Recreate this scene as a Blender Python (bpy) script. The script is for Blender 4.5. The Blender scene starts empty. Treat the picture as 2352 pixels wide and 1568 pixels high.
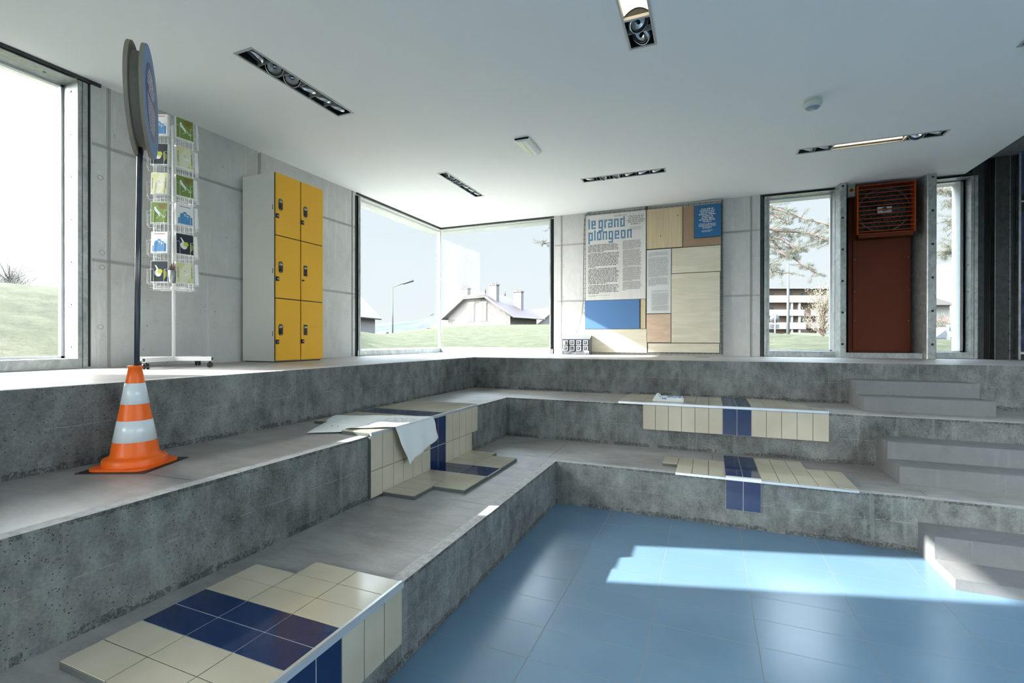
import bpy, bmesh, math, random
from mathutils import Vector, Matrix, noise
SC = bpy.context.scene
COL = SC.collection
random.seed(7)
PI = math.pi
# ---------------------------------------------------------------- camera
CAMZ = 1.7665
cam_d = bpy.data.cameras.new('camera'); cam = bpy.data.objects.new('camera', cam_d); COL.objects.link(cam)
cam_d.sensor_width = 36.0; cam_d.lens = 36.0*1096.2/2352; cam_d.clip_end = 3000; cam_d.clip_start = 0.05
YAW = -0.3911; PIT = -0.0023; ROL = 0.0009
fwd = Vector((math.sin(YAW)*math.cos(PIT), math.cos(YAW)*math.cos(PIT), math.sin(PIT)))
rgt = Vector((math.cos(YAW), -math.sin(YAW), 0)); upv = rgt.cross(fwd)
r2 = rgt*math.cos(ROL)+upv*math.sin(ROL); u2 = upv*math.cos(ROL)-rgt*math.sin(ROL)
M = Matrix((r2, u2, -fwd)).transposed().to_4x4(); M.translation = Vector((0, 0, CAMZ)); cam.matrix_world = M
SC.camera = cam
# ---------------------------------------------------------------- view
SC.view_settings.view_transform = 'Standard'; SC.view_settings.look = 'None'
SC.view_settings.gamma = 1.0; SC.view_settings.use_curve_mapping = False
SC.view_settings.exposure = 2.85
cy = SC.cycles
cy.use_denoising = True; cy.max_bounces = 10; cy.diffuse_bounces = 6; cy.glossy_bounces = 4
cy.transparent_max_bounces = 12; cy.caustics_reflective = False; cy.caustics_refractive = False
cy.sample_clamp_indirect = 6.0; cy.use_adaptive_sampling = True; cy.adaptive_threshold = 0.02
# ---------------------------------------------------------------- sky and sun
SUN_DIR = Vector((1.0, 0.29, -0.533)).normalized()      # travelling direction
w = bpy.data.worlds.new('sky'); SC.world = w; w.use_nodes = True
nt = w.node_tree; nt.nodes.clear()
N = nt.nodes.new; L = nt.links.new
out = N('ShaderNodeOutputWorld'); bg = N('ShaderNodeBackground'); tc = N('ShaderNodeTexCoord')
sep = N('ShaderNodeSeparateXYZ'); L(tc.outputs['Generated'], sep.inputs[0])
rmp = N('ShaderNodeValToRGB'); L(sep.outputs['Z'], rmp.inputs[0])
e = rmp.color_ramp.elements
e[0].position = 0.0; e[0].color = (0.92, 0.965, 1.0, 1); e[1].position = 0.9; e[1].color = (0.62, 0.78, 0.96, 1)
x = e.new(0.18); x.color = (0.86, 0.94, 1.0, 1); x = e.new(0.42); x.color = (0.74, 0.86, 0.98, 1)
# broad bright sky lobe added out of view, left rear, to light the room
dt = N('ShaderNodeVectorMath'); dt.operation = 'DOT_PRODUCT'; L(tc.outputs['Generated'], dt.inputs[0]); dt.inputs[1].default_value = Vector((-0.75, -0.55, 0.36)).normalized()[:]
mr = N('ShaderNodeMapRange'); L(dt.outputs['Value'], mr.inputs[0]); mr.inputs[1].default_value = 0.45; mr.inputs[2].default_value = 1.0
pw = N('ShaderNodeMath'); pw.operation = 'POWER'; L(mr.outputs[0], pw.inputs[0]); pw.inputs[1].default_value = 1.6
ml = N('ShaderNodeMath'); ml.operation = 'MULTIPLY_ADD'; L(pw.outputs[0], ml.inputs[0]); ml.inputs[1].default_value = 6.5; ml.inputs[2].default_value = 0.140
hz = N('ShaderNodeMapRange'); L(sep.outputs['Z'], hz.inputs[0]); hz.inputs[1].default_value = 0.38; hz.inputs[2].default_value = 0.60; hz.inputs[3].default_value = 0.0; hz.inputs[4].default_value = 2.8  # upper sky brightened above the windows' view to add room light
d2 = N('ShaderNodeVectorMath'); d2.operation = 'DOT_PRODUCT'; L(tc.outputs['Generated'], d2.inputs[0]); d2.inputs[1].default_value = Vector((0.95, -0.30, 0.30)).normalized()[:]  # second added lobe, out of view to the right, for the left risers
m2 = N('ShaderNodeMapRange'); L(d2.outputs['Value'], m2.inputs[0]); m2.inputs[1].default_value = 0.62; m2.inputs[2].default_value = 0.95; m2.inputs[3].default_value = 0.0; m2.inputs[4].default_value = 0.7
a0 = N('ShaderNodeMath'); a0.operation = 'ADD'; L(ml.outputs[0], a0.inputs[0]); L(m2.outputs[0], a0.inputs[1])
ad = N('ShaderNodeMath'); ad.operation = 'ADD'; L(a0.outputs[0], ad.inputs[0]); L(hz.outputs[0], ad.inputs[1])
mxw = N('ShaderNodeMix'); mxw.data_type = 'RGBA'; mxw.inputs[7].default_value = (1.0, 0.98, 0.955, 1)
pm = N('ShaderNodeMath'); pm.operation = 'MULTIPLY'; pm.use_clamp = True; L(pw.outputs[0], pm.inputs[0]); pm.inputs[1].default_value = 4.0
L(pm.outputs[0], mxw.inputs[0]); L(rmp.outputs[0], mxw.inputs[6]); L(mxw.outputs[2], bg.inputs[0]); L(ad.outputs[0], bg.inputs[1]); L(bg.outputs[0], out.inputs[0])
w.cycles.sampling_method = 'AUTOMATIC'
sd = bpy.data.lights.new('sun', 'SUN'); sd.energy = 3.6; sd.angle = math.radians(0.6); sd.color = (1.0, 0.95, 0.88)
sun = bpy.data.objects.new('sun', sd); COL.objects.link(sun); sun.rotation_euler = SUN_DIR.to_track_quat('-Z', 'Y').to_euler(); sun.location = (-20, -4, 14)
def portal(loc, rot, sx, sy):
    d = bpy.data.lights.new('window_portal', 'AREA'); d.shape = 'RECTANGLE'; d.size = sx; d.size_y = sy; d.cycles.is_portal = True
    o = bpy.data.objects.new('window_portal', d); COL.objects.link(o); o.location = loc; o.rotation_euler = rot
    return o
# ---------------------------------------------------------------- constants of the room (metres)
FZ = 0.0; Z3 = 0.451; Z2 = 0.976; Z1 = 1.484; CZ = 4.364
X3, Y3 = -1.535, 4.979; X2, Y2 = -2.588, 6.084; X1, Y1 = -3.636, 7.156
XW, YW = -5.736, 9.573; XC = 3.68; XR = 7.0; YB = -3.6; XO = -6.2; YO = 10.04
# ---------------------------------------------------------------- materials
def hexc(h):
    c = [int(h[i:i+2], 16)/255 for i in (0, 2, 4)]
    return tuple((v/12.92 if v <= 0.04045 else ((v+0.055)/1.055)**2.4) for v in c)+(1,)
MATS = {}
def mat(name, col, rough=0.5, metal=0.0, spec=0.5, coat=0.0, emit=None, es=1.0):
    if name in MATS: return MATS[name]
    m = bpy.data.materials.new(name); m.use_nodes = True
    b = m.node_tree.nodes['Principled BSDF']
    if isinstance(col, str): col = hexc(col)
    if len(col) == 3: col = tuple(col)+(1,)
    b.inputs['Base Color'].default_value = col; b.inputs['Roughness'].default_value = rough
    b.inputs['Metallic'].default_value = metal; b.inputs['Specular IOR Level'].default_value = spec
    b.inputs['Coat Weight'].default_value = coat
    if emit: b.inputs['Emission Color'].default_value = tuple(emit)+(1,); b.inputs['Emission Strength'].default_value = es
    MATS[name] = m
    return m
class NB:
    """small node helper for one material"""
    def __init__(s, m): s.m = m; s.nt = m.node_tree; s.b = s.nt.nodes['Principled BSDF']; s._p = None
    def n(s, t, **k):
        x = s.nt.nodes.new(t)
        for a, v in k.items(): setattr(x, a, v)
        return x
    def l(s, a, b): s.nt.links.new(a, b)
    def pos(s):
        if not s._p: s._p = s.n('ShaderNodeNewGeometry').outputs['Position']
        return s._p
    def mapped(s, sc=(1, 1, 1), loc=(0, 0, 0)):
        mp = s.n('ShaderNodeMapping'); s.l(s.pos(), mp.inputs[0]); mp.inputs['Scale'].default_value = sc; mp.inputs['Location'].default_value = loc
        return mp.outputs[0]
    def noise(s, scale, detail=4, rough=0.55, vec=None, dist=0.0):
        x = s.n('ShaderNodeTexNoise'); x.inputs['Scale'].default_value = scale; x.inputs['Detail'].default_value = detail
        x.inputs['Roughness'].default_value = rough; x.inputs['Distortion'].default_value = dist
        s.l(vec or s.pos(), x.inputs['Vector']); return x.outputs['Fac']
    def ramp(s, fac, stops):
        r = s.n('ShaderNodeValToRGB'); s.l(fac, r.inputs[0]); e = r.color_ramp.elements
        e[0].position, e[0].color = stops[0][0], stops[0][1]; e[1].position, e[1].color = stops[-1][0], stops[-1][1]
        for p, c in stops[1:-1]: q = e.new(p); q.color = c
        return r.outputs[0]
    def mth(s, op, a, b=None, c=None):
        x = s.n('ShaderNodeMath', operation=op)
        for i, v in enumerate((a, b, c)):
            if v is None: continue
            if isinstance(v, (int, float)): x.inputs[i].default_value = v
            else: s.l(v, x.inputs[i])
        return x.outputs[0]
    def mix(s, fac, a, b, blend='MIX'):
        x = s.n('ShaderNodeMix', data_type='RGBA', blend_type=blend)
        if isinstance(fac, (int, float)): x.inputs[0].default_value = fac
        else: s.l(fac, x.inputs[0])
        for i, v in ((6, a), (7, b)):
            if isinstance(v, tuple): x.inputs[i].default_value = v
            else: s.l(v, x.inputs[i])
        return x.outputs[2]
    def bump(s, h, strength=0.3, dist=0.01):
        x = s.n('ShaderNodeBump'); x.inputs['Strength'].default_value = strength; x.inputs['Distance'].default_value = dist
        s.l(h, x.inputs['Height']); s.l(x.outputs[0], s.b.inputs['Normal'])
def g(v, t=(1, 1, 1)): return (v*t[0], v*t[1], v*t[2], 1)

def concrete(name, lo, hi, tint=(1, 1.02, 0.98), pore=1.0, rough=0.85, line_z=None, big=1.3, band=None, spec=0.3):
    m = mat(name, (hi, hi, hi), rough, spec=spec); k = NB(m)
    a = k.noise(big, 6, 0.6, dist=0.6); b = k.noise(9, 5, 0.65, vec=k.mapped((1, 1, 0.6), (3, 1, 2))); c = k.noise(70, 3, 0.6)
    f = k.mth('ADD', k.mth('MULTIPLY', a, 0.50), k.mth('ADD', k.mth('MULTIPLY', b, 0.40), k.mth('MULTIPLY', c, 0.22)))
    colr = k.ramp(f, [(0.40, g(lo, tint)), (0.55, g((lo*0.45+hi*0.55), tint)), (0.63, g(hi*0.92, tint)), (0.74, g(hi*1.2, tint))])
    # vertical run marks
    v = k.noise(14, 3, 0.6, vec=k.mapped((1, 1, 0.06), (9, 4, 0)))
    colr = k.mix(k.mth('MULTIPLY', k.mth('GREATER_THAN', v, 0.63), 0.22), colr, g(hi*1.25, tint))
    h = k.mth('MULTIPLY', c, 0.4)
    if pore:
        def pores(scale, thr, w1, off):
            vo = k.n('ShaderNodeTexVoronoi'); vo.inputs['Scale'].default_value = scale; k.l(k.mapped(loc=off), vo.inputs['Vector'])
            dotm = k.mth('LESS_THAN', vo.outputs['Distance'], thr)
            msk = k.mth('GREATER_THAN', k.noise(5, 2, 0.5, vec=k.mapped(loc=off)), w1)
            sz = k.mth('GREATER_THAN', vo.outputs['Color'], 0.55)
            return k.mth('MULTIPLY', k.mth('MULTIPLY', dotm, msk), sz)
        p1 = pores(30, 0.12*pore, 0.45, (1, 2, 3)); p2 = pores(80, 0.24*pore, 0.48, (5, 1, 7))
        p = k.mth('MAXIMUM', p1, p2)
        colr = k.mix(k.mth('MULTIPLY', p, 0.82), colr, g(lo*0.28, tint)); h = k.mth('SUBTRACT', h, p)
    if line_z is not None:
        sp = k.n('ShaderNodeSeparateXYZ'); k.l(k.pos(), sp.inputs[0])
        wob = k.mth('MULTIPLY_ADD', k.noise(6, 3, 0.6, vec=k.mapped((1, 1, 0))), 0.022, -0.011)
        for z in line_z:
            d = k.mth('ABSOLUTE', k.mth('SUBTRACT', k.mth('ADD', sp.outputs['Z'], wob), z))
            ln = k.mth('MULTIPLY', k.mth('LESS_THAN', d, 0.003), k.mth('GREATER_THAN', k.noise(5.0, 6, 0.8, vec=k.mapped((1, 1, 0), (4, 4, 0))), 0.5))
            colr = k.mix(k.mth('MULTIPLY', ln, 0.35), colr, g(hi*1.6, tint))
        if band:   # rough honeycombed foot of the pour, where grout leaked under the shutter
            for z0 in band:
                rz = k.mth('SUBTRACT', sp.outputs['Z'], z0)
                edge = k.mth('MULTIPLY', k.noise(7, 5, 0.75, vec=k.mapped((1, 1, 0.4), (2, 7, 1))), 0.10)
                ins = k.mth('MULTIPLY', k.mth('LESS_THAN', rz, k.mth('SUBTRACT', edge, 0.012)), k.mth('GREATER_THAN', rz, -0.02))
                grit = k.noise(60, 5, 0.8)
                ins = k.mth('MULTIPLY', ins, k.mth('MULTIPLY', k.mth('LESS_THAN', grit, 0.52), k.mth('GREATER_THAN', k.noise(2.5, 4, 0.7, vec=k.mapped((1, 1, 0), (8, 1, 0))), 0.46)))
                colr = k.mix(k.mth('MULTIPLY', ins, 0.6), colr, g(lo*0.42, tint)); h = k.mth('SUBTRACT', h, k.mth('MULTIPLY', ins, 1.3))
    k.l(colr, k.b.inputs['Base Color']); k.bump(h, 0.45, 0.006)
    return m
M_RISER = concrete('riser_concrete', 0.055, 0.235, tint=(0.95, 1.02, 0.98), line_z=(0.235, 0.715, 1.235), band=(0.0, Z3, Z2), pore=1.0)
M_WALL = concrete('wall_concrete', 0.47, 0.61, tint=(1.0, 1.0, 0.97), pore=0.35, big=0.7, rough=0.7)
M_BEAM = concrete('beam_concrete', 0.12, 0.22, tint=(1, 1.01, 0.97), pore=0.4)
M_STAIR = concrete('stair_concrete', 0.155, 0.205, tint=(0.97, 1.0, 1.03), pore=0.35, rough=0.75, big=2)
def tread_mat():
    m = mat('tread_concrete', (0.3, 0.3, 0.3), 0.4, spec=0.45); k = NB(m)
    a = k.noise(1.1, 6, 0.6, dist=0.8); b = k.noise(6, 6, 0.7, vec=k.mapped((0.5, 1.5, 1), (2, 3, 1))); c = k.noise(45, 3, 0.6)
    f = k.mth('ADD', k.mth('MULTIPLY', a, 0.55), k.mth('ADD', k.mth('MULTIPLY', b, 0.38), k.mth('MULTIPLY', c, 0.1)))
    k.l(k.ramp(f, [(0.38, g(0.20, (1.02, 1, .93))), (0.52, g(0.29, (1.02, 1, .95))), (0.66, g(0.40, (1.01, 1, .97)))]), k.b.inputs['Base Color'])
    r = k.n('ShaderNodeMapRange'); k.l(k.noise(4, 5, 0.65), r.inputs[0]); r.inputs[3].default_value = 0.26; r.inputs[4].default_value = 0.52
    k.l(r.outputs[0], k.b.inputs['Roughness']); k.bump(k.mth('ADD', k.mth('MULTIPLY', b, 0.6), k.mth('MULTIPLY', c, .2)), 0.12, 0.006)
    return m
M_TREAD = tread_mat()
def nosing_mat():
    m = mat('nosing_concrete', (0.4, 0.4, 0.4), 0.7); k = NB(m)
    k.l(k.ramp(k.noise(25, 6, 0.7), [(0.35, g(0.30)), (0.5, g(0.42)), (0.65, g(0.50))]), k.b.inputs['Base Color'])
    k.bump(k.noise(60, 4, 0.7), 0.4, 0.004); return m
M_NOSE = nosing_mat()
def floor_mat():
    m = mat('blue_floor_tile', (0.1, 0.2, 0.3), 0.22, spec=0.55); k = NB(m)
    sp = k.n('ShaderNodeSeparateXYZ'); k.l(k.pos(), sp.inputs[0])
    def grid(o, off, per, wd):
        f = k.mth('FRACT', k.mth('DIVIDE', k.mth('SUBTRACT', o, off), per))
        dd = k.mth('MULTIPLY', k.mth('MINIMUM', f, k.mth('SUBTRACT', 1.0, f)), per)
        return k.mth('LESS_THAN', dd, wd)
    gx = grid(sp.outputs['X'], -1.531, 0.6, 0.0022); gy = grid(sp.outputs['Y'], 4.899, 0.3017, 0.0016)
    gr = k.mth('MAXIMUM', gx, gy)
    base = k.ramp(k.noise(1.4, 4, 0.5), [(0.4, (0.122, 0.218, 0.318, 1)), (0.6, (0.136, 0.238, 0.342, 1))])
    k.l(k.mix(gr, base, (0.17, 0.19, 0.20, 1)), k.b.inputs['Base Color'])
    r = k.n('ShaderNodeMapRange'); k.l(k.noise(3.0, 5, 0.65), r.inputs[0]); r.inputs[3].default_value = 0.215; r.inputs[4].default_value = 0.255
    k.l(k.mth('ADD', r.outputs[0], k.mth('MULTIPLY', gr, 0.5)), k.b.inputs['Roughness'])
    k.bump(k.mth('SUBTRACT', k.mth('MULTIPLY', k.noise(2.2, 2, 0.4), 0.35), gr), 0.16, 0.004)
    return m
M_FLOOR = floor_mat()
def galv(name, lo, hi, metal=0.75, tint=(0.96, 1.02, 1.0), rough=0.42):
    m = mat(name, (hi, hi, hi), rough, metal); k = NB(m)
    vo = k.n('ShaderNodeTexVoronoi'); vo.inputs['Scale'].default_value = 26; k.l(k.mapped((1, 1, 0.6)), vo.inputs['Vector'])
    f = k.mth('ADD', k.mth('MULTIPLY', k.noise(5, 5, 0.7, dist=1.0), 0.75), k.mth('MULTIPLY', vo.outputs['Color'], 0.2))
    k.l(k.ramp(f, [(0.35, g(lo, tint)), (0.6, g((lo+hi)/2, tint)), (0.75, g(hi, tint))]), k.b.inputs['Base Color'])
    return m
M_GALV = galv('galvanised_steel', 0.30, 0.58)
M_DGALV = galv('dark_galvanised_steel', 0.045, 0.095, 0.6, (0.93, 1.03, 1.0), 0.5)
M_CEIL = mat('ceiling_paint', (0.79, 0.80, 0.79), 0.75, spec=0.2)
M_DARK = mat('dark_gap', (0.018, 0.024, 0.026), 0.7)
M_BLACK = mat('black_plastic', (0.012, 0.014, 0.016), 0.4)
M_WHITE = mat('white_paint', (0.78, 0.79, 0.78), 0.35)
M_ALU = mat('aluminium', (0.62, 0.65, 0.68), 0.3, 0.85)
M_STEEL = mat('steel_screw', (0.7, 0.72, 0.74), 0.25, 0.95)
def glass_mat():
    m = bpy.data.materials.new('window_glass'); m.use_nodes = True; t = m.node_tree; t.nodes.clear()
    o = t.nodes.new('ShaderNodeOutputMaterial'); mx = t.nodes.new('ShaderNodeMixShader'); tr = t.nodes.new('ShaderNodeBsdfTransparent')
    gl = t.nodes.new('ShaderNodeBsdfGlossy'); fr = t.nodes.new('ShaderNodeFresnel'); gm = t.nodes.new('ShaderNodeNewGeometry'); ma = t.nodes.new('ShaderNodeMapRange'); ma.inputs[3].default_value = 1.45; ma.inputs[4].default_value = 1/1.45; t.links.new(gm.outputs['Backfacing'], ma.inputs[0]); t.links.new(ma.outputs[0], fr.inputs[0])
    gl.inputs['Roughness'].default_value = 0.0; tr.inputs[0].default_value = (0.97, 0.985, 0.98, 1)
    sc_ = t.nodes.new('ShaderNodeMath'); sc_.operation = 'MULTIPLY'; sc_.inputs[1].default_value = 0.1; t.links.new(fr.outputs[0], sc_.inputs[0]); t.links.new(sc_.outputs[0], mx.inputs[0]); t.links.new(tr.outputs[0], mx.inputs[1]); t.links.new(gl.outputs[0], mx.inputs[2]); t.links.new(mx.outputs[0], o.inputs[0])
    MATS['window_glass'] = m; return m
M_GLASS = glass_mat()
def wood(name, c1, c2, knots=0.0, grain=(0.6, 1, 6), scale=3.0):
    m = mat(name, c1, 0.5, spec=0.3); k = NB(m)
    a = k.noise(scale, 5, 0.6, vec=k.mapped(grain), dist=1.2)
    c = k.ramp(a, [(0.35, c1), (0.65, c2)])
    if knots:
        vo = k.n('ShaderNodeTexVoronoi'); vo.inputs['Scale'].default_value = 6.5; k.l(k.mapped((1.0, 0, 0.9)), vo.inputs['Vector'])
        c = k.mix(k.mth('MULTIPLY', k.mth('LESS_THAN', vo.outputs['Distance'], knots), 0.8), c, (0.10, 0.06, 0.03, 1))
    k.l(c, k.b.inputs['Base Color']); return m
# ---------------------------------------------------------------- mesh builder
class MB:
    def __init__(s): s.bm = bmesh.new(); s.mats = []
    def mi(s, m):
        if m not in s.mats: s.mats.append(m)
        return s.mats.index(m)
    def face(s, pts, m, smooth=False):
        vs = [s.bm.verts.new(p) for p in pts]
        f = s.bm.faces.new(vs); f.material_index = s.mi(m); f.smooth = smooth; return f
    def box(s, x0, x1, y0, y1, z0, z1, m, M=None):
        p = [Vector((x, y, z)) for z in (z0, z1) for y in (y0, y1) for x in (x0, x1)]
        if M: p = [M @ q for q in p]
        v = [s.bm.verts.new(q) for q in p]; i = s.mi(m)
        for a in ((0, 2, 3, 1), (4, 5, 7, 6), (0, 1, 5, 4), (2, 6, 7, 3), (0, 4, 6, 2), (1, 3, 7, 5)):
            f = s.bm.faces.new([v[j] for j in a]); f.material_index = i
        return s
    def prism(s, poly, a, b, m, axis='z', M=None):
        """poly of 2-D points extruded from a to b along axis (x: poly=(y,z), y: poly=(x,z), z: poly=(x,y))"""
        def P(q, t): 
            r = {'z': (q[0], q[1], t), 'y': (q[0], t, q[1]), 'x': (t, q[0], q[1])}[axis]
            return M @ Vector(r) if M else Vector(r)
        A = [s.bm.verts.new(P(q, a)) for q in poly]; B = [s.bm.verts.new(P(q, b)) for q in poly]; i = s.mi(m); n = len(poly)
        for k in range(n):
            f = s.bm.faces.new((A[k], A[(k+1) % n], B[(k+1) % n], B[k])); f.material_index = i
        f = s.bm.faces.new(A[::-1]); f.material_index = i; f = s.bm.faces.new(B); f.material_index = i
        return s
    def lathe(s, prof, m, seg=32, M=None, smooth=True, mats=None):
        """prof: list of (r,z) ; closed where r==0"""
        rings = []
        for r, z in prof:
            if r < 1e-6: rings.append([s.bm.verts.new((M @ Vector((0, 0, z))) if M else (0, 0, z))])
            else:
                rings.append([s.bm.verts.new((M @ Vector((r*math.cos(2*PI*k/seg), r*math.sin(2*PI*k/seg), z))) if M else (r*math.cos(2*PI*k/seg), r*math.sin(2*PI*k/seg), z)) for k in range(seg)])
        for j in range(len(rings)-1):
            a, b = rings[j], rings[j+1]; i = s.mi(mats[j] if mats else m)
            for k in range(seg):
                k2 = (k+1) % seg
                if len(a) == 1 and len(b) == 1: continue
                vs = (a[0], b[k2], b[k]) if len(a) == 1 else ((a[k], a[k2], b[0]) if len(b) == 1 else (a[k], a[k2], b[k2], b[k]))
                try: f = s.bm.faces.new(vs); f.material_index = i; f.smooth = smooth
                except ValueError: pass
        return s
    def tube(s, pts, r, m, seg=8, caps=True):
        pts = [Vector(p) for p in pts]; i = s.mi(m); rings = []
        n = len(pts); up = Vector((0, 0, 1))
        for k in range(n):
            d = (pts[min(k+1, n-1)]-pts[max(k-1, 0)])
            if d.length < 1e-9: d = Vector((0, 0, 1))
            d.normalize(); a = d.cross(up)
            if a.length < 1e-3: a = d.cross(Vector((1, 0, 0)))
            a.normalize(); b = d.cross(a); rr = r[k] if isinstance(r, (list, tuple)) else r
            rings.append([s.bm.verts.new(pts[k]+a*(rr*math.cos(2*PI*j/seg))+b*(rr*math.sin(2*PI*j/seg))) for j in range(seg)])
        for k in range(n-1):
            for j in range(seg):
                f = s.bm.faces.new((rings[k][j], rings[k][(j+1) % seg], rings[k+1][(j+1) % seg], rings[k+1][j])); f.material_index = i; f.smooth = seg > 5
        if caps:
            f = s.bm.faces.new(rings[0][::-1]); f.material_index = i; f = s.bm.faces.new(rings[-1]); f.material_index = i
        return s
    def mesh(s, name, bevel=0.0, normals=True):
        me = bpy.data.meshes.new(name)
        if bevel: bmesh.ops.bevel(s.bm, geom=[e for e in s.bm.edges if len(e.link_faces) == 2 and e.calc_face_angle(0) > 0.6], offset=bevel, segments=1, affect='EDGES')
        if normals: bmesh.ops.recalc_face_normals(s.bm, faces=s.bm.faces[:])
        s.bm.to_mesh(me); s.bm.free()
        for m in s.mats: me.materials.append(m)
        return me
    def build(s, name, parent=None, bevel=0.0, normals=True, loc=None, rot=None):
        o = bpy.data.objects.new(name, s.mesh(name, bevel, normals)); COL.objects.link(o)
        if parent: o.parent = parent
        if loc is not None: o.location = loc
        if rot is not None: o.rotation_euler = rot
        return o
def tag(o, label=None, cat=None, group=None, kind=None):
    if label: o['label'] = label
    if cat: o['category'] = cat
    if group: o['group'] = group
    if kind: o['kind'] = kind
    return o
def thing(name, label, cat, loc=(0, 0, 0), rz=0.0, group=None):
    o = bpy.data.objects.new(name, None); COL.objects.link(o); o.location = loc; o.rotation_euler = (0, 0, rz); o.empty_display_size = 0.1
    return tag(o, label, cat, group)
def struct(o): o['kind'] = 'structure'; return o
def copy_tree(o, parent=None):
    c = o.copy(); COL.objects.link(c); c.parent = parent
    for ch in list(o.children): copy_tree(ch, c)
    return c
def text_mesh(body, size, mat_, bold=0.0, align='CENTER', lh=1.0, ext=0.0006):
    cu = bpy.data.curves.new('lettering', 'FONT'); cu.body = body; cu.size = size; cu.align_x = align; cu.align_y = 'TOP'
    cu.offset = bold; cu.extrude = ext; cu.space_line = lh; cu.resolution_u = 3
    o = bpy.data.objects.new('lettering', cu); COL.objects.link(o)
    me = bpy.data.meshes.new_from_object(o.evaluated_get(bpy.context.evaluated_depsgraph_get()))
    bpy.data.objects.remove(o); me.materials.clear(); me.materials.append(mat_); me.name = 'lettering'
    return me
def text_on(body, size, mat_, origin, xdir, updir, parent, name='lettering', **k):
    me = text_mesh(body, size, mat_, **k)
    X = Vector(xdir).normalized(); U = Vector(updir).normalized(); Z = X.cross(U)
    T = Matrix((X, U, Z)).transposed().to_4x4(); T.translation = Vector(origin); me.transform(T)
    o = bpy.data.objects.new(name, me); COL.objects.link(o); o.parent = parent
    return o
# ================================================================ SETTING
# ---- tiers (stepped seating)
def jit(s, seed):
    v = 0.0015+0.003*abs(noise.noise(Vector((s*9, seed, 0))))
    c = noise.noise(Vector((s*2.3, seed*3.1, 5.0)))
    if c > 0.28: v += (c-0.28)*0.045*(0.6+0.8*abs(noise.noise(Vector((s*40, seed, 1)))))
    return v
def tier(name, Xe, Ye, zt, zb, Xi, Yi, seed):
    """edge runs along (Xe, y) then (x, Ye); tread goes back to (Xi, Yi)"""
    mb = MB(); st = 0.02; top = []; NW = 0.085
    n1 = int((Ye-0.2)/st); ys = [YB, 0.2]+[0.2+st*(i+1) for i in range(n1)]; ys = [y for y in ys if y < Ye-0.012]
    xs = [Xe+st*(i+1) for i in range(int((4.0-Xe)/st))]+[XR]
    A, B, C_, D_ = [], [], [], []
    for y in ys:
        j = jit(y, seed); A.append((Xe-j, y)); B.append((Xe-j*0.45, y)); C_.append((Xe, y)); D_.append((Xe-NW, y))
    j = 0.004
    A.append((Xe-j, Ye+j)); B.append((Xe-j*.5, Ye+j*.5)); C_.append((Xe, Ye)); D_.append((Xe-NW, Ye+NW))
    for x in xs:
        j = jit(x+20, seed); A.append((x, Ye+j)); B.append((x, Ye+j*0.45)); C_.append((x, Ye)); D_.append((max(x, Xe-NW), Ye+NW))
    zs = [zt, zt-0.009, zt-0.03, zb]; rows = [A, B, C_, C_]; V = []
    for r, z in zip(rows, zs): V.append([mb.bm.verts.new((p[0], p[1], z)) for p in r])
    ir = mb.mi(M_RISER); ino = mb.mi(M_NOSE); itr = mb.mi(M_TREAD)
    for q in range(3):
        for k in range(len(A)-1):
            f = mb.bm.faces.new((V[q+1][k], V[q+1][k+1], V[q][k+1], V[q][k])); f.material_index = ir
    VD = [mb.bm.verts.new((p[0], p[1], zt)) for p in D_]
    for k in range(len(A)-1):
        f = mb.bm.faces.new((V[0][k], V[0][k+1], VD[k+1], VD[k])); f.material_index = ino
    q = [(Xi, YB), (Xe-NW, YB), (Xe-NW, Ye+NW), (Xi, Yi)]; mb.face([(a, b, zt) for a, b in q], M_TREAD)
    q = [(Xe-NW, Ye+NW), (XR, Ye+NW), (XR, Yi), (Xi, Yi)]; mb.face([(a, b, zt) for a, b in q], M_TREAD)
    return struct(mb.build(name, normals=False))
tier('concrete_tier', X3, Y3, Z3, -0.02, X2, Y2, 1.3)
tier('concrete_tier', X2, Y2, Z2, Z3-0.02, X1, Y1, 2.7)
tier('concrete_tier', X1, Y1, Z1, Z2-0.02, -6.9, 10.6, 4.1)
mb = MB(); mb.box(X3-0.1, XR, YB, Y3+0.1, -0.2, 0.0, M_FLOOR); struct(mb.build('floor'))
# expansion joints on the treads
mb = MB(); jm = mat('joint_dark', (0.05, 0.055, 0.05), 0.8)
def jl(x0, y0, x1, y1, z, w_=0.0022):
    d = Vector((x1-x0, y1-y0, 0)).normalized(); n_ = Vector((-d.y, d.x, 0))*w_
    a, b = Vector((x0, y0, z+0.0009)), Vector((x1, y1, z+0.0009)); mb.face([a-n_, b-n_, b+n_, a+n_], jm)
for a in ((X2+0.03, 5.13, -1.66, 5.10, Z3), (-1.66, 5.10, -1.675, 5.95, Z3), (X2+.6, 3.47, -1.64, 3.445, Z3), (1.714, 5.09, 1.714, 5.25, Z3), (0.038, 5.74, 0.038, 5.96, Z3),
          (-3.06, 1.776, -2.70, 1.80, Z2), (-1.65, 6.18, -1.65, 7.0, Z2), (-2.70, 6.20, -2.70, 7.0, Z2), (-2.60, 5.62, -2.68, 6.2, Z2)): jl(*a)
struct(mb.build('trim_1', normals=False))
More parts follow.
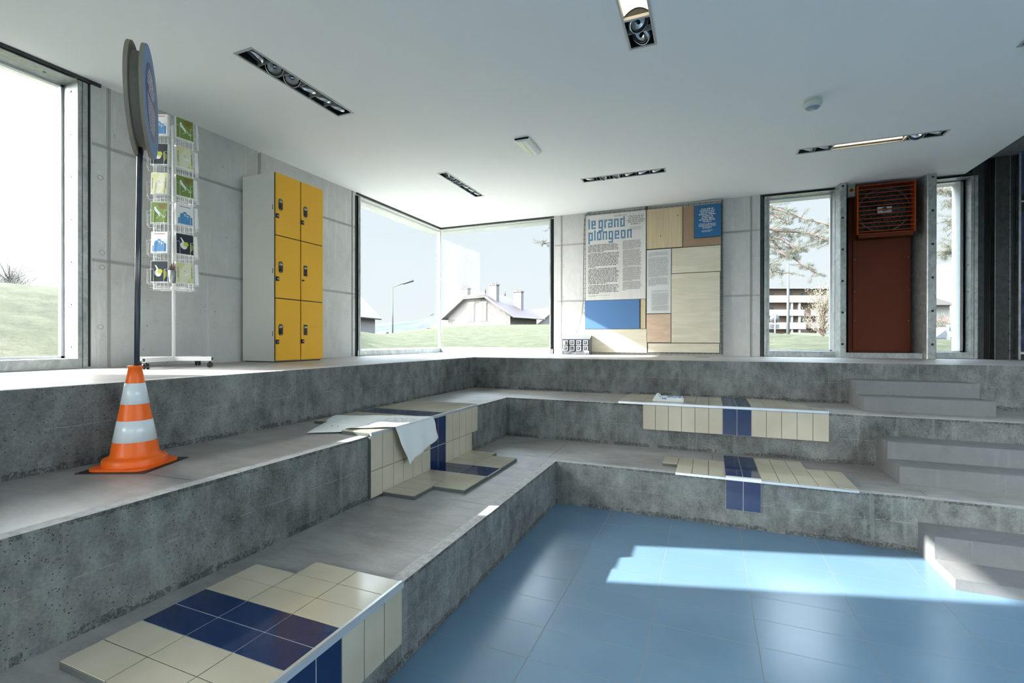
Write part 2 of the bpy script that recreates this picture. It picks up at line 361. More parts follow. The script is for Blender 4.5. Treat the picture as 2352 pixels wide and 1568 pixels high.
# ---- stair blocks
def stair(label, x0, x1, y_back, tops, z0):
    """tops: [(y_front, z_top), ...] from the top step down"""
    poly = [(y_back+0.01, z0-0.01), (y_back+0.01, tops[0][1])]
    for i, (yf, zt) in enumerate(tops):
        poly.append((yf, zt)); poly.append((yf, tops[i+1][1] if i+1 < len(tops) else z0-0.01))
    b = MB(); b.prism(poly, x0, x1, M_STAIR, 'x')
    o = b.build('concrete_steps', bevel=0.004); tag(o, label, 'steps', 'short concrete steps up the tiers')
stair('pale concrete steps leading up to the top platform under the orange heater', 1.625, 2.762, Y1, [(6.83, 1.29), (6.50, 1.13)], Z2)
stair('pale concrete steps on the middle tier, bluish front faces, cut by the frame edge', 1.625, 2.762, Y2, [(5.74, 0.775), (5.42, 0.61)], Z3)
stair('sunlit concrete steps standing on the blue tiled floor', 1.620, 2.762, Y3, [(4.66, 0.252), (4.325, 0.078)], 0.0)
# ---- plates with holes
def plate(name, axis, a, b, u0, u1, v0, v1, holes, m, mo=None):
    """thick plate between a and b on axis; u,v the two other axes in order; holes (u0,u1,v0,v1)"""
    us = sorted({u0, u1, *[h[0] for h in holes], *[h[1] for h in holes]}); vs = sorted({v0, v1, *[h[2] for h in holes], *[h[3] for h in holes]})
    us = [u for u in us if u0 <= u <= u1]; vs = [v for v in vs if v0 <= v <= v1]
    solid = lambda u, v: (u0 < u < u1 and v0 < v < v1) and not any(h[0] < u < h[1] and h[2] < v < h[3] for h in holes)
    P = lambda t, u, v: {'x': (t, u, v), 'y': (u, t, v), 'z': (u, v, t)}[axis]
    mb = MB()
    for i in range(len(us)-1):
        for j in range(len(vs)-1):
            cu, cv = (us[i]+us[i+1])/2, (vs[j]+vs[j+1])/2
            if not solid(cu, cv): continue
            U0, U1, V0, V1 = us[i], us[i+1], vs[j], vs[j+1]
            mb.face([P(a, U0, V0), P(a, U1, V0), P(a, U1, V1), P(a, U0, V1)], m)
            mb.face([P(b, U0, V0), P(b, U1, V0), P(b, U1, V1), P(b, U0, V1)], mo or m)
            if not solid(cu-(U1-U0)/2-1e-4, cv): mb.face([P(a, U0, V0), P(b, U0, V0), P(b, U0, V1), P(a, U0, V1)], m)
            if not solid(cu+(U1-U0)/2+1e-4, cv): mb.face([P(a, U1, V0), P(b, U1, V0), P(b, U1, V1), P(a, U1, V1)], m)
            if not solid(cu, cv-(V1-V0)/2-1e-4): mb.face([P(a, U0, V0), P(b, U0, V0), P(b, U1, V0), P(a, U1, V0)], m)
            if not solid(cu, cv+(V1-V0)/2+1e-4): mb.face([P(a, U0, V1), P(b, U0, V1), P(b, U1, V1), P(a, U1, V1)], m)
    return struct(mb.build(name, normals=False))
WZ0, WZ1 = 1.50, 4.335         # window openings
# left wall: window 1 (y 1.93..2.82) cut by the frame, more windows behind the camera, corner window
wl = plate('wall_left', 'x', XW, XO, YB, 6.685, Z1-0.3, CZ+0.25,
           [(1.90, 2.82, WZ0, WZ1), (4.737, 4.79, 3.95, CZ+0.3)], M_WALL)
plate('wall_back', 'y', YW, YO, -3.0, 0.845, Z1-0.3, CZ+0.25, [], M_WALL)
plate('wall_back_right', 'y', YW+0.18, YO, 0.845, XR+0.3, Z1-0.3, 5.2, [(0.985, 1.985, 1.56, 4.31), (3.27, 3.70, 1.56, 4.31)], M_WALL)
# slabs beyond the corner window: lintel above and kerb below
mb = MB(); mb.box(XO, XW+0.0, 6.685, YO, WZ1-0.02, CZ+0.25, M_WALL); mb.box(XW, -3.0, YW, YO, WZ1-0.02, CZ+0.25, M_WALL); struct(mb.build('trim_2'))
mb = MB(); mb.box(XO, XW, 6.685, YO, Z1-0.3, 1.485, M_WALL); mb.box(XW, -3.0, YW, YO, Z1-0.3, 1.485, M_WALL); struct(mb.build('trim_3'))
# formwork joints and tie-hole rings of the concrete walls
M_JT = mat('formwork_joint', (0.33, 0.335, 0.32), 0.8)
M_JD = mat('formwork_joint_dark', (0.12, 0.12, 0.11), 0.9)
def ridge(mb, ax, p0, p1):
    # two fine ridges with a dark seam between; ax 'L' left wall (y,z) / 'B' back wall (x,z)
    for off, w_, d_, m_ in ((-0.013, 0.004, 0.003, M_JT), (0.0, 0.0025, 0.0016, M_JD), (0.013, 0.004, 0.003, M_JT)):
        (a0, z0), (a1, z1) = p0, p1
        if abs(a0-a1) < 1e-6: q = (a0+off-w_, a0+off+w_, z0, z1)
        else: q = (a0, a1, z0+off-w_, z0+off+w_)
        if ax == 'L': mb.box(XW, XW+d_, q[0], q[1], q[2], q[3], m_)
        else: mb.box(q[0], q[1], YW-d_, YW, q[2], q[3], m_)
mb = MB()
for y in (2.975, 6.615): ridge(mb, 'L', (y, Z1), (y, CZ))
for z in (3.745, 2.575): ridge(mb, 'L', (2.83, z), (6.685, z))
for y, z in ((2.915, 2.66), (2.915, 2.51), (6.655, 2.66), (6.655, 2.51), (6.655, 3.35), (6.655, 1.95), (2.90, 3.42), (2.90, 1.90), (5.9, 3.35), (5.25, 2.0), (5.55, 1.95)):
    R = Matrix.Translation((XW, y, z)) @ Matrix.Rotation(PI/2, 4, 'Y')
    mb.lathe([(0.026, 0), (0.026, 0.003), (0.021, 0.003), (0.021, 0.0)], M_JT, 20, R); mb.lathe([(0.0205, 0.0006), (0, 0.0006)], M_WALL, 20, R)
o = mb.build('formwork_joint', wl)
wb = bpy.data.objects['wall_back']
mb = MB()
for x_ in (-2.833, 0.70): ridge(mb, 'B', (x_, Z1), (x_, CZ))
for z in (3.745, 2.58): ridge(mb, 'B', (-2.98, z), (0.84, z))
for x_, z in ((-2.80, 2.66), (-2.80, 2.51), (-2.80, 3.32), (-2.80, 1.85), (0.745, 2.65), (0.745, 2.50), (0.745, 3.30), (0.745, 1.87)):
    R = Matrix.Translation((x_, YW, z)) @ Matrix.Rotation(PI/2, 4, 'X')
    mb.lathe([(0.026, 0), (0.026, 0.003), (0.021, 0.003), (0.021, 0.0)], M_JT, 20, R); mb.lathe([(0.0205, 0.0006), (0, 0.0006)], M_WALL, 20, R)
mb.build('formwork_joint', wb)
# little blow holes and chips scattered over the left wall
mb = MB()
for i in range(90):
    y, z, r = random.uniform(2.85, 6.7), random.uniform(1.5, 4.3), random.uniform(0.002, 0.007)
    mb.lathe([(r, 0.0007), (0, 0.0007)], M_JD, 8, Matrix.Translation((XW, y, z)) @ Matrix.Rotation(PI/2, 4, 'Y'))
mb.build('blow_holes', wl)
# other walls (behind the camera and to the right), with unseen openings added for daylight
plate('wall_front', 'y', YB, YB-0.3, XO, XR+0.3, -0.2, 5.2, [(-4.6, 2.6, 1.0, 3.2)], M_WALL)
plate('wall_right', 'x', XR, XR+0.3, YB, YO, -0.2, 5.2, [(-2.6, 6.0, 1.6, 4.1)], M_WALL)
# ---- ceiling with the recesses of the light fittings
LUM = [(-3.985, -3.755, 3.035, 4.362, 'spots'), (-0.660, -0.425, 2.735, 4.357, 'mixed'), (-3.915, -3.737, 6.42, 7.745, 'spots'),
       (-1.912, -0.61, 7.52, 7.708, 'spots'), (1.115, 2.745, 7.475, 7.675, 'mixed'), (2.513, 2.735, 3.99, 5.61, 'spots')]
holes = [(l[0]+0.004, l[1]-0.004, l[2]+0.004, l[3]-0.004) for l in LUM]
plate('ceiling', 'z', CZ, CZ+0.25, XO, XC, YB, YO-0.05, holes, M_CEIL)
mb = MB(); mb.box(XC, XR+0.2, YB, YO, 5.15, 5.3, mat('dark_soffit', (0.08, 0.09, 0.09), 0.9)); mb.box(XO, XC, YB, YO, CZ+0.45, CZ+0.55, M_DARK); struct(mb.build('ceiling_upper'))
mb = MB(); mb.box(XC, XC+0.02, YB, YW+0.2, CZ+0.012, 5.15, M_DARK); struct(mb.build('trim_4'))
mb = MB(); mb.box(3.97, 4.27, YB, 9.52, 4.56, 5.15, M_BEAM); struct(mb.build('concrete_beam', bevel=0.008))
# shadow gap along the window heads
mb = MB(); mb.box(XW-0.01, XW+0.02, 1.85, 2.9, WZ1-0.005, CZ-0.001, M_DGALV); mb.box(XW-.01, XW+0.02, 6.72, YW, WZ1, CZ-0.001, M_DGALV); mb.box(XW, -3.0, YW-0.02, YW+0.01, WZ1, CZ-0.001, M_DGALV); mb.box(0.845, 2.0, YW-.01, YW+0.2, 4.345, CZ+0.02, M_DARK)
mb.box(3.27, 3.77, YW-.01, YW+0.2, 4.345, CZ+0.02, M_DARK); struct(mb.build('trim_5'))
# ---- windows
def bolt_mesh(r=0.012):
    b = MB(); b.lathe([(0, 0.0035), (r*0.7, 0.0035), (r, 0.0)], M_BLACK, 12); return b.mesh('bolt')
BOLT = bolt_mesh()
def bolts(parent, pts, nrm):
    q = Vector(nrm).to_track_quat('Z', 'Y').to_euler()
    for p in pts:
        o = bpy.data.objects.new('bolt', BOLT); COL.objects.link(o); o.parent = parent; o.location = p; o.rotation_euler = q
def window(name, ax, s, u0, u1, z0, z1, gd, fw=0.075, sides='LR', liner=True):
    """ax 'x': wall plane x=s facing +x, u=y; ax 'y': wall plane y=s facing -y, u=x. gd = glass depth outward."""
    root = bpy.data.objects.new(name, None); COL.objects.link(root); root['kind'] = 'structure'
    sg = -1 if ax == 'x' else 1
    def bx(mb, d0, d1, a0, a1, b0, b1, m):
        d0, d1 = sorted((s+sg*d0, s+sg*d1))
        if ax == 'x': mb.box(d0, d1, a0, a1, b0, b1, m)
        else: mb.box(a0, a1, d0, d1, b0, b1, m)
    f = MB(); T = 0.006
    # liner plates around the opening, from room face to the glass
    bx(f, -0.012, gd, u0, u1, z1-T, z1, M_GALV)
    bx(f, -0.012, gd, u0, u1, z0, z0+0.085, M_GALV)
    if 'L' in sides: bx(f, -0.012, gd, u0, u0+T, z0, z1-T, M_GALV)
    if 'R' in sides: bx(f, -0.012, gd, u1-T, u1, z0, z1-T, M_GALV)
    f.build('frame_liner', root)
    f = MB()
    if 'L' in sides: bx(f, -0.016, -0.010, u0-fw, u0+0.002, z0-0.005, z1, M_GALV); bx(f, -0.019, -0.010, u0-0.032, u0-0.028, z0-0.005, z1, M_DGALV)
    if 'R' in sides: bx(f, -0.016, -0.010, u1-0.002, u1+fw, z0-0.005, z1, M_GALV); bx(f, -0.019, -0.010, u1+0.028, u1+0.032, z0-0.005, z1, M_DGALV)
    bx(f, -0.015, -0.009, u0-0.07, u1+0.07, z0-0.012, z0+0.085, M_GALV)
    f.build('frame_flange', root)
    f = MB(); e_ = 0.022
    bx(f, gd-0.02, gd+0.03, u0, u1, z1-T-e_, z1-T, M_ALU); bx(f, gd-0.02, gd+0.03, u0, u1, z0+0.085, z0+0.085+e_, M_ALU)
    if 'L' in sides: bx(f, gd-0.02, gd+0.03, u0+T, u0+T+e_, z0+0.085, z1-T, M_ALU)
    if 'R' in sides: bx(f, gd-0.02, gd+0.03, u1-T-e_, u1-T, z0+0.085, z1-T, M_ALU)
    f.build('sash', root)
    f = MB(); bx(f, gd, gd+0.012, u0+0.01, u1-0.01, z0+0.09, z1-0.02, M_GLASS); f.build('glass_pane', root)
    return root
w1 = window('window_1', 'x', XW, 1.90, 2.712, 1.50, 4.315, 0.25)
bolts(w1, [(XW-0.10, 2.7055, 1.70+0.42*i) for i in range(7)], (0, -1, 0)); bolts(w1, [(XW-0.10, 2.50, 4.3085), (XW-0.1, 2.1, 4.3085)], (0, 0, -1))
mb = MB(); mb.box(XW-0.04, XW-0.02, 2.72, 2.82, 1.485, CZ, M_DARK); mb.build('shadow_gap', w1)
w2 = window('window_2', 'x', XW, 6.815, YW, 1.50, 4.325, 0.10, sides='L', fw=0.055)
bolts(w2, [(XW-0.05, 6.98+0.42*i, 4.3185) for i in range(6)], (0, 0, -1))
mb = MB(); mb.box(XW-0.46, XW-0.012, 6.685, 6.80, 1.485, CZ, M_DARK); mb.build('shadow_gap', w2)
w3 = window('window_3', 'y', YW, XW, -3.085, 1.50, 4.325, 0.10, sides='R', fw=0.02)
bolts(w3, [(-5.45+0.42*i, YW+0.05, 4.3185) for i in range(6)], (0, 0, -1))
mb = MB(); mb.box(-3.08, -3.0, YW+0.012, YW+0.44, 1.485, CZ, M_DARK); mb.build('shadow_gap', w3)
mb = MB(); mb.box(XW-0.10, XW-0.045, YW+0.045, YW+0.10, 1.55, 4.32, M_ALU); mb.box(XW-0.045, XW-0.03, YW+.03, YW+0.045, 1.55, 4.32, M_GALV); mb.build('mullion', w3)
w4 = window('window_4', 'y', YW, 0.985, 1.975, 1.50, 4.325, 0.22)
bolts(w4, [(1.15+0.32*i, YW+0.08, 4.3185) for i in range(3)], (0, 0, -1))
mb = MB(); mb.box(0.845, 0.90, YW+0.01, YW+0.16, 1.485, CZ, M_DGALV); mb.build('shadow_gap', w4)
w7 = window('window_7', 'y', YW, 3.265, 3.765, 1.50, 4.325, 0.20)
bolts(w7, [(3.7585, YW+0.08, 1.70+0.42*i) for i in range(7)], (-1, 0, 0)); bolts(w7, [(3.62, YW+0.08, 4.3185)], (0, 0, -1))
# inner reveal of wall_back_right beyond the liners is concrete; steel columns beside the orange heater
def column(label_, poly, z1, bx_, by_, n):
    o = bpy.data.objects.new('steel_column', None); COL.objects.link(o); o['kind'] = 'structure'
    b = MB(); b.prism(poly, Z1-0.005, z1, M_GALV, 'z'); b.build('shaft', o, bevel=0.003)
    bolts(o, [(bx_, by_, 1.71+0.52*i) for i in range(n)], (0, -1, 0))
    for c in o.children:
        if c.name.startswith('bolt'): c.scale = (1.6, 1.6, 1.6)
    return o
column('left', [(1.975, 9.62), (1.975, 9.50), (1.998, 9.36), (2.005, 9.345), (2.085, 9.345), (2.090, 9.36), (2.095, 9.62)], CZ, 2.036, 9.344, 6)
column('right', [(3.05, 9.72), (3.145, 9.36), (3.155, 9.345), (3.255, 9.345), (3.265, 9.36), (3.265, 9.72)], CZ, 3.212, 9.344, 6)
# right-hand steel profiles, each a strip standing on the platform
mb = MB()
for x0, x1_, y_, m_ in ((3.77, 3.845, 9.56, M_DGALV), (3.845, 3.93, 9.60, M_DGALV), (3.93, 4.02, 9.66, M_DARK), (4.19, 4.31, 9.62, M_DGALV)):
    mb.box(x0, x1_, y_, y_+0.12, Z1-0.01, 5.15, m_)
struct(mb.build('steel_lining'))
col3 = bpy.data.objects.new('steel_column', None); COL.objects.link(col3); col3['kind'] = 'structure'
mb = MB(); mb.box(4.014, 4.19, 9.50, 9.62, Z1-0.005, 4.56, M_DGALV); mb.box(4.014, 4.019, 9.495, 9.5, Z1, 4.56, M_GALV); mb.box(4.185, 4.19, 9.495, 9.5, Z1, 4.56, M_GALV); mb.build('shaft', col3)
bolts(col3, [(4.18, 9.497, 1.62+0.26*i) for i in range(11)], (0, -1, 0))
# screened glazing at the far right
gz = bpy.data.objects.new('window_8', None); COL.objects.link(gz); gz['kind'] = 'structure'
M_BLIND = mat('dark_blind', (0.03, 0.04, 0.09), 0.6); k = NB(M_BLIND)
k.l(k.ramp(k.noise(2.0, 5, 0.6, dist=1.5, vec=k.mapped((1, 1, 0.5))), [(0.45, (0.012, 0.018, 0.03, 1)), (0.6, (0.05, 0.07, 0.17, 1)), (0.75, (0.10, 0.13, 0.27, 1))]), k.b.inputs['Base Color'])
mb = MB(); mb.box(4.335, XR, 9.64, 9.66, 1.56, 4.75, M_BLIND); mb.build('blind', gz)
mb = MB(); mb.box(4.310, 4.337, 9.55, 9.66, Z1-0.005, 4.60, M_GALV); mb.box(4.337, XR, 9.60, 9.64, 3.72, 3.965, M_BLACK); mb.box(4.337, XR, 9.60, 9.66, Z1-0.005, 1.60, M_BLACK); mb.box(4.337, XR, 9.60, 9.66, 4.75, 5.15, M_BLACK); mb.build('frame', gz)
mb = MB(); mb.box(4.337, XR, 9.59, 9.60, 3.86, 3.88, M_WHITE); mb.box(4.337, XR, 9.585, 9.60, 1.565, 1.60, M_WHITE); mb.build('rail', gz)
for nm, a in (('added_glazing_rear', ('y', YB, -4.6, 2.6, 1.0, 3.2)), ('added_glazing_right', ('x', XR, -2.6, 6.0, 1.6, 4.1))):  # unseen panes for the openings added behind and right to admit daylight
    mb = MB()
    if a[0] == 'y': mb.box(a[2], a[3], a[1]-0.16, a[1]-0.15, a[4], a[5], M_GLASS)
    else: mb.box(a[1]+0.15, a[1]+0.16, a[2], a[3], a[4], a[5], M_GLASS)
    struct(mb.build(nm))
# portals guide the daylight through each opening
portal((XO-0.02, 2.3, 2.95), (0, -PI/2, 0), 2.8, 0.9);
portal((XO-0.02, 8.4, 2.95), (0, -PI/2, 0), 2.8, 3.3); portal((-4.6, YO+0.02, 2.95), (-PI/2, 0, 0), 3.2, 2.8); portal((1.48, YO+0.02, 2.95), (-PI/2, 0, 0), 1.0, 2.8); portal((3.5, YO+0.02, 2.95), (-PI/2, 0, 0), 0.45, 2.8)
portal((-1.0, YB-0.32, 2.1), (PI/2, 0, 0), 7.2, 2.2); portal((XR+0.32, 1.7, 2.85), (0, PI/2, 0), 2.5, 8.6)
# ================================================================ OUTSIDE
def smooth(t): t = max(0.0, min(1.0, t)); return t*t*(3-2*t)
CREST = [(-80, 2.9, 13), (-62, 2.85, 14), (-52, 2.7, 15), (-44, 2.45, 17), (-40, 2.15, 22), (-37.5, 2.05, 26), (-33, 2.45, 30), (-29.5, 2.75, 34), (-23, 2.95, 37), (-18, 3.0, 38), (-8, 2.7, 34), (5, 2.15, 24), (8, 2.0, 20), (12, 1.88, 18), (20, 1.8, 16), (40, 1.8, 16), (80, 1.6, 16)]
def crest(az):
    for a, b in zip(CREST, CREST[1:]):
        if a[0] <= az <= b[0]:
            t = (az-a[0])/(b[0]-a[0]); return a[1]+(b[1]-a[1])*t, a[2]+(b[2]-a[2])*t
    return (CREST[0] if az < 0 else CREST[-1])[1:]
def ground_z(x, y):
    """a grass mound round the building, then the land falls away"""
    r = math.hypot(x, y); az = math.degrees(math.atan2(x, y)); zc, rc = crest(az)
    dx = max(XO-x, 0, x-8.0); dy = max(y-YO, 0, YB-y); d0 = math.hypot(dx, dy)
    if y < YB+2 and x > XO: return 0.0-0.02
    if r < rc:
        t = d0/(d0+(rc-r)+1e-6); return 1.36+(zc-1.36)*smooth(t)
    f = (r-rc); return zc-0.012*f-8.5*smooth(f/260)+ (3.0*smooth((az-2)/6)*smooth((r-30)/60) if az > 2 else 0) + (0.02 if False else 0)
M_GRASS = mat('grass', (0.2, 0.3, 0.1), 0.9, spec=0.1); k = NB(M_GRASS)
k.l(k.ramp(k.mth('ADD', k.mth('MULTIPLY', k.noise(2.2, 6, 0.7), 0.6), k.mth('MULTIPLY', k.noise(16, 4, 0.7), 0.4)), [(0.36, (0.085, 0.10, 0.055, 1)), (0.52, (0.165, 0.18, 0.105, 1)), (0.66, (0.26, 0.265, 0.17, 1))]), k.b.inputs['Base Color'])
k.bump(k.noise(18, 6, 0.8), 0.9, 0.08)
mb = MB(); rr = [4, 6, 7, 8, 9, 10, 10.5, 11, 11.5, 12, 13, 14, 15, 16, 18, 20, 22, 24, 26, 28, 30, 32, 34, 36, 38, 40, 44, 50, 58, 70, 85, 105, 130, 160, 200, 260, 340]
AZ = [i*2.0-180 for i in range(181)]
V = [[mb.bm.verts.new((r*math.sin(math.radians(a)), r*math.cos(math.radians(a)), ground_z(r*math.sin(math.radians(a)), r*math.cos(math.radians(a))))) for a in AZ] for r in rr]
ig = mb.mi(M_GRASS)
inside = lambda v: XO+0.1 < v.co.x < XR and YB+0.2 < v.co.y < YO-0.1
for i in range(len(rr)-1):
    for j in range(len(AZ)-1):
        q = (V[i][j], V[i][j+1], V[i+1][j+1], V[i+1][j])
        if all(inside(v) for v in q): continue
        if any(XO-1.5 < v.co.x < XR+0.5 and YB-0.5 < v.co.y < YO+1.5 for v in q): continue
        f = mb.bm.faces.new(q); f.material_index = ig; f.smooth = True
# skirt right beside the building
for x0, x1_, y0, y1_ in ((-9, XO, YB-4, YO+3), (XO, XR+4, YO, YO+3)):
    n_ = 30
    for i in range(n_):
        for j in range(6):
            if x1_-x0 > y1_-y0: xs_ = [x0+(x1_-x0)*i/n_, x0+(x1_-x0)*(i+1)/n_]; ys_ = [y0+(y1_-y0)*j/6, y0+(y1_-y0)*(j+1)/6]
            else: ys_ = [y0+(y1_-y0)*i/n_, y0+(y1_-y0)*(i+1)/n_]; xs_ = [x0+(x1_-x0)*j/6, x0+(x1_-x0)*(j+1)/6]
            mb.face([(a, b, ground_z(a, b) - (0.02 if (a < x0+.1 or b > y1_-.1) else 0)) for a, b in ((xs_[0], ys_[0]), (xs_[1], ys_[0]), (xs_[1], ys_[1]), (xs_[0], ys_[1]))], M_GRASS, True)
M_PAVE = mat('paving', (0.30, 0.29, 0.27), 0.85)
mb.box(XO-6, XR+8, YB-14, YB-0.3, -0.25, -0.02, M_PAVE)
tag(mb.build('lawn', normals=False), kind='structure')
# ================================================================ LIGHT FITTINGS
M_LF = mat('fitting_frame', (0.42, 0.44, 0.43), 0.45, 0.3)
M_HOUS = mat('fitting_black', (0.010, 0.015, 0.016), 0.5)
M_RING = mat('lamp_ring', (0.55, 0.58, 0.62), 0.28, 0.8)
M_TUBE = mat('lit_diffuser', (0.9, 0.8, 0.6), 0.6, emit=(1.0, 0.80, 0.52), es=0.34)
LB = ['recessed downlight strip with six tilted lamps, nearest the round sign on a pole', 'recessed strip with a lit warm panel, cut by the top frame edge',
      'small looking downlight strip pointing at the corner window', 'downlight strip above the information boards, running parallel to the back wall',
      'long ceiling strip with a lit warm panel between two pairs of lamps', 'ceiling light strip only just entering at the right frame edge']
def lamp_meshes():
    b = MB(); b.lathe([(0.066, -0.018), (0.070, -0.018), (0.070, 0.018), (0.066, 0.018), (0.066, -0.018)], M_RING, 28); ring = b.mesh('lamp_ring')
    b = MB(); b.lathe([(0.052, -0.012), (0.054, -0.012), (0.054, 0.02), (0.03, 0.05), (0, 0.055)], M_RING, 24); b.lathe([(0.05, 0.0), (0.015, 0.03), (0.0, 0.03)], M_ALU, 24); b.lathe([(0.013, -0.01), (0.013, 0.02)], M_HOUS, 12)
    return ring, b.mesh('reflector')
RING, REFL = lamp_meshes()
for i, (x0, x1_, y0, y1_, kind_) in enumerate(LUM):
    cx, cy_ = (x0+x1_)/2, (y0+y1_)/2; along = 'y' if (y1_-y0) > (x1_-x0) else 'x'; Ln = max(x1_-x0, y1_-y0); Wd = min(x1_-x0, y1_-y0)
    t = thing('ceiling_light', LB[i], 'ceiling light', (cx, cy_, CZ), PI/2 if along == 'y' else 0.0, 'recessed ceiling light strips')
    hl, hw = Ln/2, Wd/2; fr = 0.018
    b = MB(); b.box(-hl, hl, -hw, -hw+fr, -0.006, 0.004, M_LF); b.box(-hl, hl, hw-fr, hw, -0.006, 0.004, M_LF); b.box(-hl, -hl+fr*1.3, -hw+fr, hw-fr, -0.006, 0.004, M_LF); b.box(hl-fr*1.3, hl, -hw+fr, hw-fr, -0.006, 0.004, M_LF)
    ml_ = 0.40 if kind_ == 'mixed' else 0
    if ml_:
        for s_ in (-1, 1): b.box(s_*ml_-0.012, s_*ml_+0.012, -hw+fr, hw-fr, -0.005, 0.02, M_LF)
    b.build('frame', t)
    b = MB(); q = 0.0065; b.box(-hl+q, -hl+fr, -hw+q, hw-q, 0.004, 0.18, M_HOUS); b.box(hl-fr, hl-q, -hw+q, hw-q, 0.004, 0.18, M_HOUS)
    b.box(-hl+fr, hl-fr, -hw+q, -hw+fr, 0.004, 0.18, M_HOUS); b.box(-hl+fr, hl-fr, hw-fr, hw-q, 0.004, 0.18, M_HOUS); b.box(-hl+q, hl-q, -hw+q, hw-q, 0.18, 0.19, M_HOUS)
    if ml_:
        for s_ in (-1, 1): b.box(s_*ml_-0.004, s_*ml_+0.004, -hw+fr, hw-fr, 0.02, 0.18, M_HOUS)
    b.build('housing', t)
    if kind_ == 'spots': cs = [-hl+0.03+(2*hl-0.06)*(j+0.5)/6 for j in range(6)]; tl = [(0.55, 0.3), (-0.5, 0.6), (-0.5, 0.6), (0.6, -0.3), (0.6, -0.3), (0.6, -0.3)]; div = [-hl+0.03+(2*hl-0.06)*j/6 for j in range(1, 6)]
    else: cs = [-hl+0.13, -hl+0.31, hl-0.31, hl-0.13]; tl = [(0.5, 0.4), (0.5, 0.4), (-0.5, 0.4), (0.5, 0.35)]; div = [-hl+0.22, hl-0.22]
    for d in div: b = MB(); b.box(d-0.002, d+0.002, -hw+fr, hw-fr, 0.0, 0.05, M_LF); b.build('divider', t)
    for c, (a1, a2) in zip(cs, tl):
        o = bpy.data.objects.new('lamp', RING); COL.objects.link(o); o.parent = t; o.location = (c, 0, 0.032); o.rotation_euler = (a1, a2, 0)
        o2 = bpy.data.objects.new('reflector', REFL); COL.objects.link(o2); o2.parent = o
        o.scale = (min(1.15, (Wd/2-fr-0.001)/0.0705),)*3
    if ml_:
        b = MB(); n_ = 10; P = []
        for j in range(n_+1):
            a = -1+2*j/n_; P.append((a*(hw-fr), 0.03+0.05*(1-a*a)))
        for j in range(n_): b.face([(-ml_+.012, P[j][0], P[j][1]), (ml_-.012, P[j][0], P[j][1]), (ml_-.012, P[j+1][0], P[j+1][1]), (-ml_+.012, P[j+1][0], P[j+1][1])], M_TUBE, True)
        tag(b.build('diffuser', t, normals=False), 'glowing warm white diffuser')
        # emergency light
M_EL = mat('emergency_lens', (0.82, 0.84, 0.78), 0.2); M_EL2 = mat('emergency_lens_yellowed', (0.72, 0.74, 0.55), 0.25)
t = thing('emergency_light', 'white rectangular emergency light box in the middle of the ceiling', 'emergency light', (-2.225, 5.96, CZ))
b = MB(); b.prism([(-0.095, 0), (0.095, 0), (0.095, -0.028), (0.05, -0.05), (0, -0.058), (-0.05, -0.05), (-0.095, -0.028)], -0.25, -0.238, M_WHITE, 'y'); b.prism([(-0.095, 0), (0.095, 0), (0.095, -0.028), (0.05, -0.05), (0, -0.058), (-0.05, -0.05), (-0.095, -0.028)], 0.238, 0.25, M_WHITE, 'y'); b.box(-0.1, 0.1, -0.25, 0.25, -0.02, 0.0, M_WHITE); b.build('housing', t)
b = MB(); b.prism([(0.002, 0), (0.092, 0), (0.092, -0.026), (0.048, -0.048), (0.002, -0.055)], -0.238, 0.238, M_EL, 'y'); b.build('lens', t)
b = MB(); b.prism([(-0.002, 0), (-0.092, 0), (-0.092, -0.026), (-0.048, -0.048), (-0.002, -0.055)], -0.238, 0.238, M_EL2, 'y'); b.build('lens', t)
# smoke detector
t = thing('smoke_detector', 'round white detector on the right part of the ceiling', 'detector', (1.03, 6.0, CZ))
M_DW = mat('detector_white', (0.55, 0.57, 0.52), 0.4)
b = MB(); b.lathe([(0.085, 0), (0.085, -0.02), (0.082, -0.022), (0.088, -0.024), (0.093, -0.045), (0.085, -0.075), (0.068, -0.085)], M_DW, 36); b.build('body', t)
b = MB(); b.lathe([(0.068, -0.085), (0.055, -0.098), (0.03, -0.106), (0, -0.108)], mat('detector_lens', (0.25, 0.30, 0.38), 0.2), 30); b.build('lens', t)
t = MB(); t.lathe([(0.012, 0), (0.012, -0.01), (0.005, -0.02), (0, -0.02)], M_WHITE, 12); o = t.build('ceiling_hook'); o.location = (1.23, 7.0, CZ); tag(o, 'tiny white fixing stub on the ceiling beyond the round detector', 'fixing')
# ================================================================ TILE-CLAD DISPLAYS
M_CREAM = mat('cream_tile', (0.62, 0.59, 0.49), 0.13, spec=0.55); k = NB(M_CREAM)
k.l(k.ramp(k.noise(1.7, 3, 0.5), [(0.4, (0.43, 0.395, 0.305, 1)), (0.6, (0.50, 0.465, 0.365, 1))]), k.b.inputs['Base Color']); k.bump(k.noise(7, 2, 0.5), 0.03, 0.01)
M_NAVY = mat('navy_tile', (0.006, 0.022, 0.085), 0.09, spec=0.6); k = NB(M_NAVY); k.bump(k.noise(9, 2, 0.5), 0.04, 0.01)
M_BOARD = mat('fibre_board', (0.085, 0.10, 0.095), 0.75); M_GROUT = mat('grout', (0.13, 0.13, 0.12), 0.8); M_GRL = mat('light_grout', (0.55, 0.56, 0.54), 0.8)
M_TRIM = mat('satin_trim', (0.66, 0.70, 0.74), 0.22, 0.6)
GAP = 0.0026; TT = 0.008
